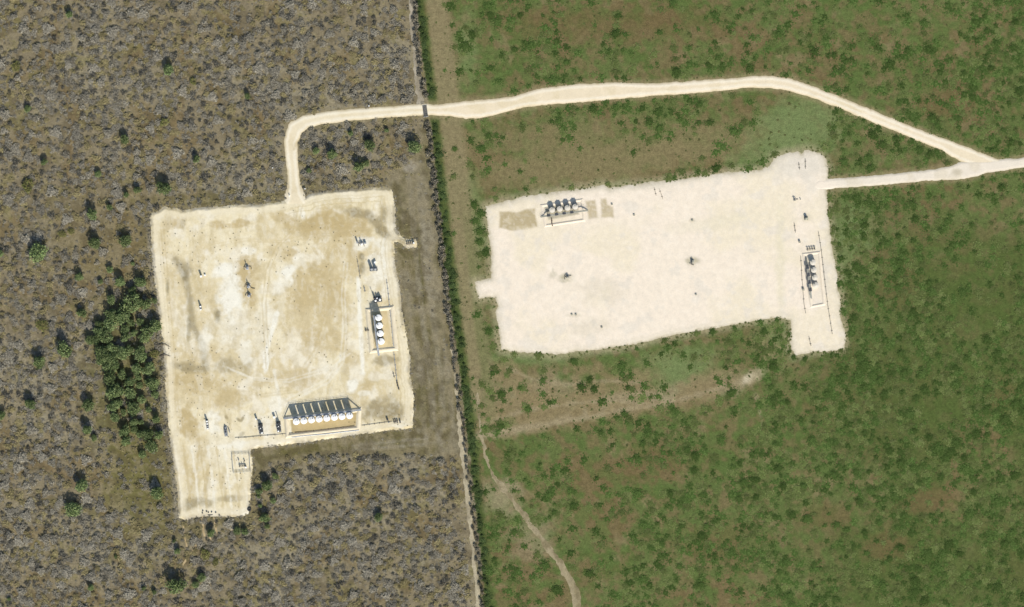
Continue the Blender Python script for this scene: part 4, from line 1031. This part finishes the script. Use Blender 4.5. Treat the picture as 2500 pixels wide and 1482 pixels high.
for (px, py), s in zip(big, sizes):
    x, y = W(px, py)
    o = link("leafless_shrub", random.choice(SHR_MESH))
    lab, g = region_west(px, py)
    o.location = (x, y, 0); o.rotation_euler = (0, 0, random.uniform(0, 6.28)); r = s * S
    o.scale = (r, r * random.uniform(.8, 1.1), random.uniform(1.0, 1.9))
    tag(o, lab, "shrub", g)
def scatter_mesh(name, pts, radii, heights, protos, mat, seed, jitter=.2):
    r = np.random.default_rng(seed); V, Cc = [], []
    for (px, py), s, h in zip(pts, radii, heights):
        q, c = protos[r.integers(0, len(protos))]
        a = r.uniform(0, 6.28); ca, sa = math.cos(a), math.sin(a); x, y = W(px, py)
        q2 = np.empty_like(q)
        q2[..., 0] = (q[..., 0] * ca - q[..., 1] * sa) * s + x
        q2[..., 1] = (q[..., 0] * sa + q[..., 1] * ca) * s + y
        q2[..., 2] = q[..., 2] * h
        V.append(q2); Cc.append(c * r.uniform(1 - jitter, 1 + jitter))
    return quad_mesh(name, np.concatenate(V), np.concatenate(Cc), mat)
r_ = np.random.default_rng(11)
P1 = [shrub_quads(620 + i, 110, G_TWIG, .11) for i in range(4)] + [shrub_quads(630 + i, 110, G_STRAW, .12) for i in range(2)] + [shrub_quads(634, 110, G_DARK, .12)]
P2 = [shrub_quads(640 + i, 40, G_TWIG, .16) for i in range(3)] + [shrub_quads(645 + i, 40, G_STRAW, .18) for i in range(3)] + [shrub_quads(650 + i, 40, G_DARK, .18) for i in range(2)]
mid = sample(5200, -60, -60, 1190, 1540, west_ok(4), 7.5, brush, 13, 36)
tag(link("brush", scatter_mesh("brush", mid, r_.uniform(1.0, 2.7, len(mid)), r_.uniform(.35, 1.35, len(mid)), P1, M['twig'], 14)), "low grey and straw coloured brush covering the winter ground west of the fence line", "brush", None, 'stuff')
sml = sample(9000, -60, -60, 1200, 1540, lambda a, b: (fence_x(b) - a > 6) & (sd_poly(a, b, PAD_TAN) < -3) & (np.maximum(sd_line(a, b, ROAD_LONG), np.maximum(sd_line(a, b, TRACK), sd_line(a, b, TRACK_B))) < -1) , 5.5, lambda a, b: np.where(sd_poly(a, b, MOWN) > 0, .10, 1.0), 23, 16)
rim = sample(700, 355, 450, 1030, 1285, lambda a, b: (np.abs(sd_poly(a, b, PAD_TAN) + 1.5) < 3.5) & (sd_line(a, b, ROAD_LONG) < -1), 4, None, 73, 60)
sml = np.concatenate([sml, rim])
mw = sd_poly(sml[:, 0], sml[:, 1], MOWN) > -3
hh = r_.uniform(.25, .8, len(sml)) * np.where(mw, .45, 1)
tag(link("tussocks", scatter_mesh("tussocks", sml, r_.uniform(.35, 1.0, len(sml)), hh, P2, M['twig'], 24)), "straw and grey tussocks of dead grass between the western shrubs", "tussocks", None, 'stuff')

# ---- fence-row shrubs on both sides of the line
DK = [quad_mesh("fencerow_shrub", *shrub_quads(660 + i, 150, G_DARK + [A(176,166,140), A(150,142,122)], .13), M['twig']) for i in range(3)]
py = -20.0
while py < 1500:
    if not (244 < py < 290):
        px = float(fence_x(np.array(py))) - random.uniform(4, 14)
        x, y = W(px, py); o = link("fencerow_shrub", random.choice(DK)); s = random.uniform(1.3, 2.3)
        if py > 800: s *= .72 if py < 1000 else .6
        o.location = (x, y, 0); o.rotation_euler = (0, 0, random.uniform(0, 6)); o.scale = (s, s, random.uniform(1.4, 2.4))
        tag(o, "dark leafless shrub in the fence row north of the road crossing" if py < 250 else ("dark leafless shrub in the fence row between the two pads" if py < 900 else "dark leafless shrub in the fence row south of both pads"), "shrub",
            "fence row shrubs north of the crossing" if py < 250 else ("fence row shrubs between the pads" if py < 900 else "fence row shrubs south of the pads"))
    py += random.uniform(9, 16)

# ---- green bushes, east
def bush_quads(seed, n, cols, leaf=.30):
    r = np.random.default_rng(seed)
    a = r.uniform(0, 6.2832, n); d = np.minimum(np.abs(r.normal(0, .56, n)), 1.5) * (1 + .25 * np.sin(2 * a + seed) + .2 * np.sin(5 * a + 2 * seed))
    p = np.stack([d * np.cos(a), d * np.sin(a), .05 + .85 * np.exp(-1.6 * d * d) * r.uniform(.5, 1, n)], 1)
    q = rand_quads(r, p, leaf * r.uniform(.7, 1.4, n), leaf * r.uniform(.6, 1.1, n), .9)
    return q, tinted(r, n, cols, .2)
BU = [bush_quads(700 + i, 480, G_BUSH, .17) for i in range(5)]
BU_MESH = [quad_mesh("green_bush", q, c, M['leaf']) for q, c in BU]
HB_MESH = [quad_mesh("hedge_bush", *bush_quads(740 + i, 300, [A(84,102,60), A(98,112,70), A(72,90,52)], .2), M['leaf']) for i in range(3)]
BS = [bush_quads(710 + i, 120, G_BUSH, .27) for i in range(3)] + [bush_quads(720 + i, 120, G_BUSH2, .27) for i in range(3)]
py = -20.0
while py < 1500:
    if not (240 < py < 298):
        px = float(fence_x(np.array(py))) + random.uniform(1, 14)
        x, y = W(px, py); o = link("hedge_bush", random.choice(HB_MESH)); s = random.uniform(.8, 2.5)
        o.location = (x, y, 0); o.rotation_euler = (0, 0, random.uniform(0, 6)); o.scale = (s, s * 1.25, random.uniform(.7, 1.2))
        tag(o, "dark green bush along the fence line north of the road" if py < 250 else ("dark green bush along the fence line beside the white pad" if py < 900 else "dark green bush along the fence line south of the white pad"), "bush",
            "fence line bushes north of the road" if py < 250 else ("fence line bushes beside the white pad" if py < 900 else "fence line bushes south of the white pad"))
    py += random.uniform(9, 17)
def east_ok(m):
    def f(px, py):
        return (px - fence_x(py) > 18 + m) & (sd_poly(px, py, PAD_WHITE) < -m) & (np.maximum(np.maximum(sd_line(px, py, ROAD_LONG), sd_line(px, py, ROAD_PAD)), sd_line(px, py, TRAIL)) < -m - 3)
    return f
def green(px, py):
    n = fbm(px, py, 110, 4, 901)
    p = 0.16 + .84 * smooth(.42, .58, n); p = np.maximum(p, .75 * smooth(2150, 2350, px) * smooth(950, 1150, py) * smooth(.36, .5, fbm(px, py, 60, 3, 911)))
    p = p * (1 - .95 * smooth(96, 60, px - fence_x(py)) * smooth(1080, 900, py))
    p = p * (1 - .97 * ell(px, py, 1420, 400, 340, 62, -7, .5)) * (1 - .97 * ell(px, py, 1930, 320, 130, 85, -20, .5)) * (1 - .7 * ell(px, py, 1740, 340, 160, 60, -10, .5))
    p = p * (1 - .95 * ell(px, py, 1640, 910, 110, 55, -5, .6)) * (1 - .88 * ell(px, py, 1360, 985, 210, 75, -6, .6)) * (1 - .9 * ell(px, py, 1600, 985, 220, 26, -9, .6)) * (1 - .9 * ell(px, py, 1830, 925, 60, 40, 0, .6))
    p = p * (1 - .8 * ell(px, py, 2310, 255, 75, 45, 20, .6)) * (1 - .8 * ell(px, py, 2260, 1220, 70, 35, -15, .6)) * (1 - .8 * ell(px, py, 2160, 1330, 60, 40, 0, .6)) * (1 - .7 * ell(px, py, 1500, 60, 200, 60, 0, .6))
    p = np.where((py > 440) & (py < 500) & (px < 1500), p * .2, p)
    return p * (0.6 + .4 * smooth(1400, 2100, px))
def region_east(px, py):
    if py < 200 and px < 1900: return "dark green bush north of the long pale road, above the white pad", "green bushes north of the long road"
    if px > 1880 and py < 400 and float(sd_line(np.array([px]), np.array([py + 60]), ROAD_LONG)[0]) > -60 or (px > 2040 and py < 330): return "dark green bush northeast of the long pale road's downhill run", "green bushes beyond the long road"
    if px > 2020 and py < 430: return "dark green bush in the triangle between the two pale roads", "green bushes in the road triangle"
    if py < 470: return "dark green bush between the long pale road and the white pad", "green bushes between road and white pad"
    if px < 1230 and py < 880: return "dark green bush between the fence line and the white pad's western side", "green bushes west of the white pad"
    if py < 880: return "dark green bush in the pasture east of the white pad", "green bushes east of the white pad"
    if px < 1420 and py > 1100: return "dark green bush beside the curving pale path in the southern pasture", "green bushes beside the path"
    if px < 1900: return "dark green bush in the pasture south of the white pad", "green bushes south of the white pad"
    return "dark green bush in the thick pasture southeast of the white pad", "green bushes southeast of the white pad"
HAND = [(1192,808,10),(1739,810,9),(1793,801,7),(2090,483,13),(1420,945,13),(1225,963,13),(1450,950,10),(1555,852,6),(1325,930,9),(2245,365,13),(2270,375,11),(2130,330,13),(2155,352,12),(2060,395,12),(1965,876,8),(1938,872,7),
        (2110,895,22),(2095,925,18),(2130,915,16),(2100,870,14),(2220,1010,16),(2290,1100,20),(2320,1105,18),(1158,500,12),(1160,540,10),(1170,590,10),(1440,1400,12),(1330,1380,14),(1255,1300,10),(1360,1440,14),(1195,1395,14)]
pts = sample(300 - len(HAND), 1080, -8, 2508, 1490, east_ok(8), 24, green, 33, 60)
for k, (px, py, s) in enumerate(HAND + [(a, b, random.uniform(7, 14) * (1.25 if a > 2150 and b > 900 else 1)) for a, b in pts]):
    x, y = W(px, py); o = link("green_bush", random.choice(BU_MESH)); r = s * S
    o.location = (x, y, 0); o.rotation_euler = (0, 0, random.uniform(0, 6.28)); o.scale = (r, r * random.uniform(.8, 1.15), min(.65, r * .22))
    lab, g = region_east(px, py); tag(o, lab, "bush", g)
bm_ = sample(3400, 1060, -60, 2560, 1540, east_ok(3), 9, green, 43, 40)
tag(link("undergrowth", scatter_mesh("undergrowth", bm_, r_.uniform(1.3, 3.2, len(bm_)), r_.uniform(.15, .38, len(bm_)), BS, M['leaf'], 44, .25)), "low green undergrowth spread through the pasture east of the fence line", "undergrowth", None, 'stuff')
bs_ = sample(3500, 1060, -60, 2560, 1540, east_ok(0), 7, lambda a, b: .25 + .75 * green(a, b), 53, 30)
rim = sample(170, 1148, 358, 2076, 880, lambda a, b: (np.abs(sd_poly(a, b, PAD_WHITE) + 4) < 6) & (sd_line(a, b, ROAD_PAD) < -1), 7, lambda a, b: smooth(.45, .65, fbm(a, b, 40, 3, 91)), 83, 200)
bs_ = np.concatenate([bs_, rim])
BT = [bush_quads(730 + i, 40, G_BUSH2 + [A(132,122,84)], .42) for i in range(4)]
tag(link("weeds", scatter_mesh("weeds", bs_, r_.uniform(.4, 1.0, len(bs_)), r_.uniform(.06, .2, len(bs_)), BT, M['leaf'], 54, .25)), "small weeds and grass clumps of the eastern pasture", "weeds", None, 'stuff')
# dark specks of weed on the tan pad
sp = sample(420, 370, 500, 1000, 1260, lambda a, b: sd_poly(a, b, PAD_TAN) > 5, 6, lambda a, b: .15 + smooth(.5, .6, fbm(a, b, 70, 3, 77)), 63)
q0 = shrub_quads(670, 16, [A(110,100,74), A(92,88,66)], .5)
me = scatter_mesh("pad_weeds", sp, r_.uniform(.15, .42, len(sp)), r_.uniform(.15, .4, len(sp)), [q0], M['twig'], 64)
o = tag(link("pad_weeds", me), "tiny dry weeds dotted over the tan pad", "weeds", None, 'stuff'); o.location.z = PADH
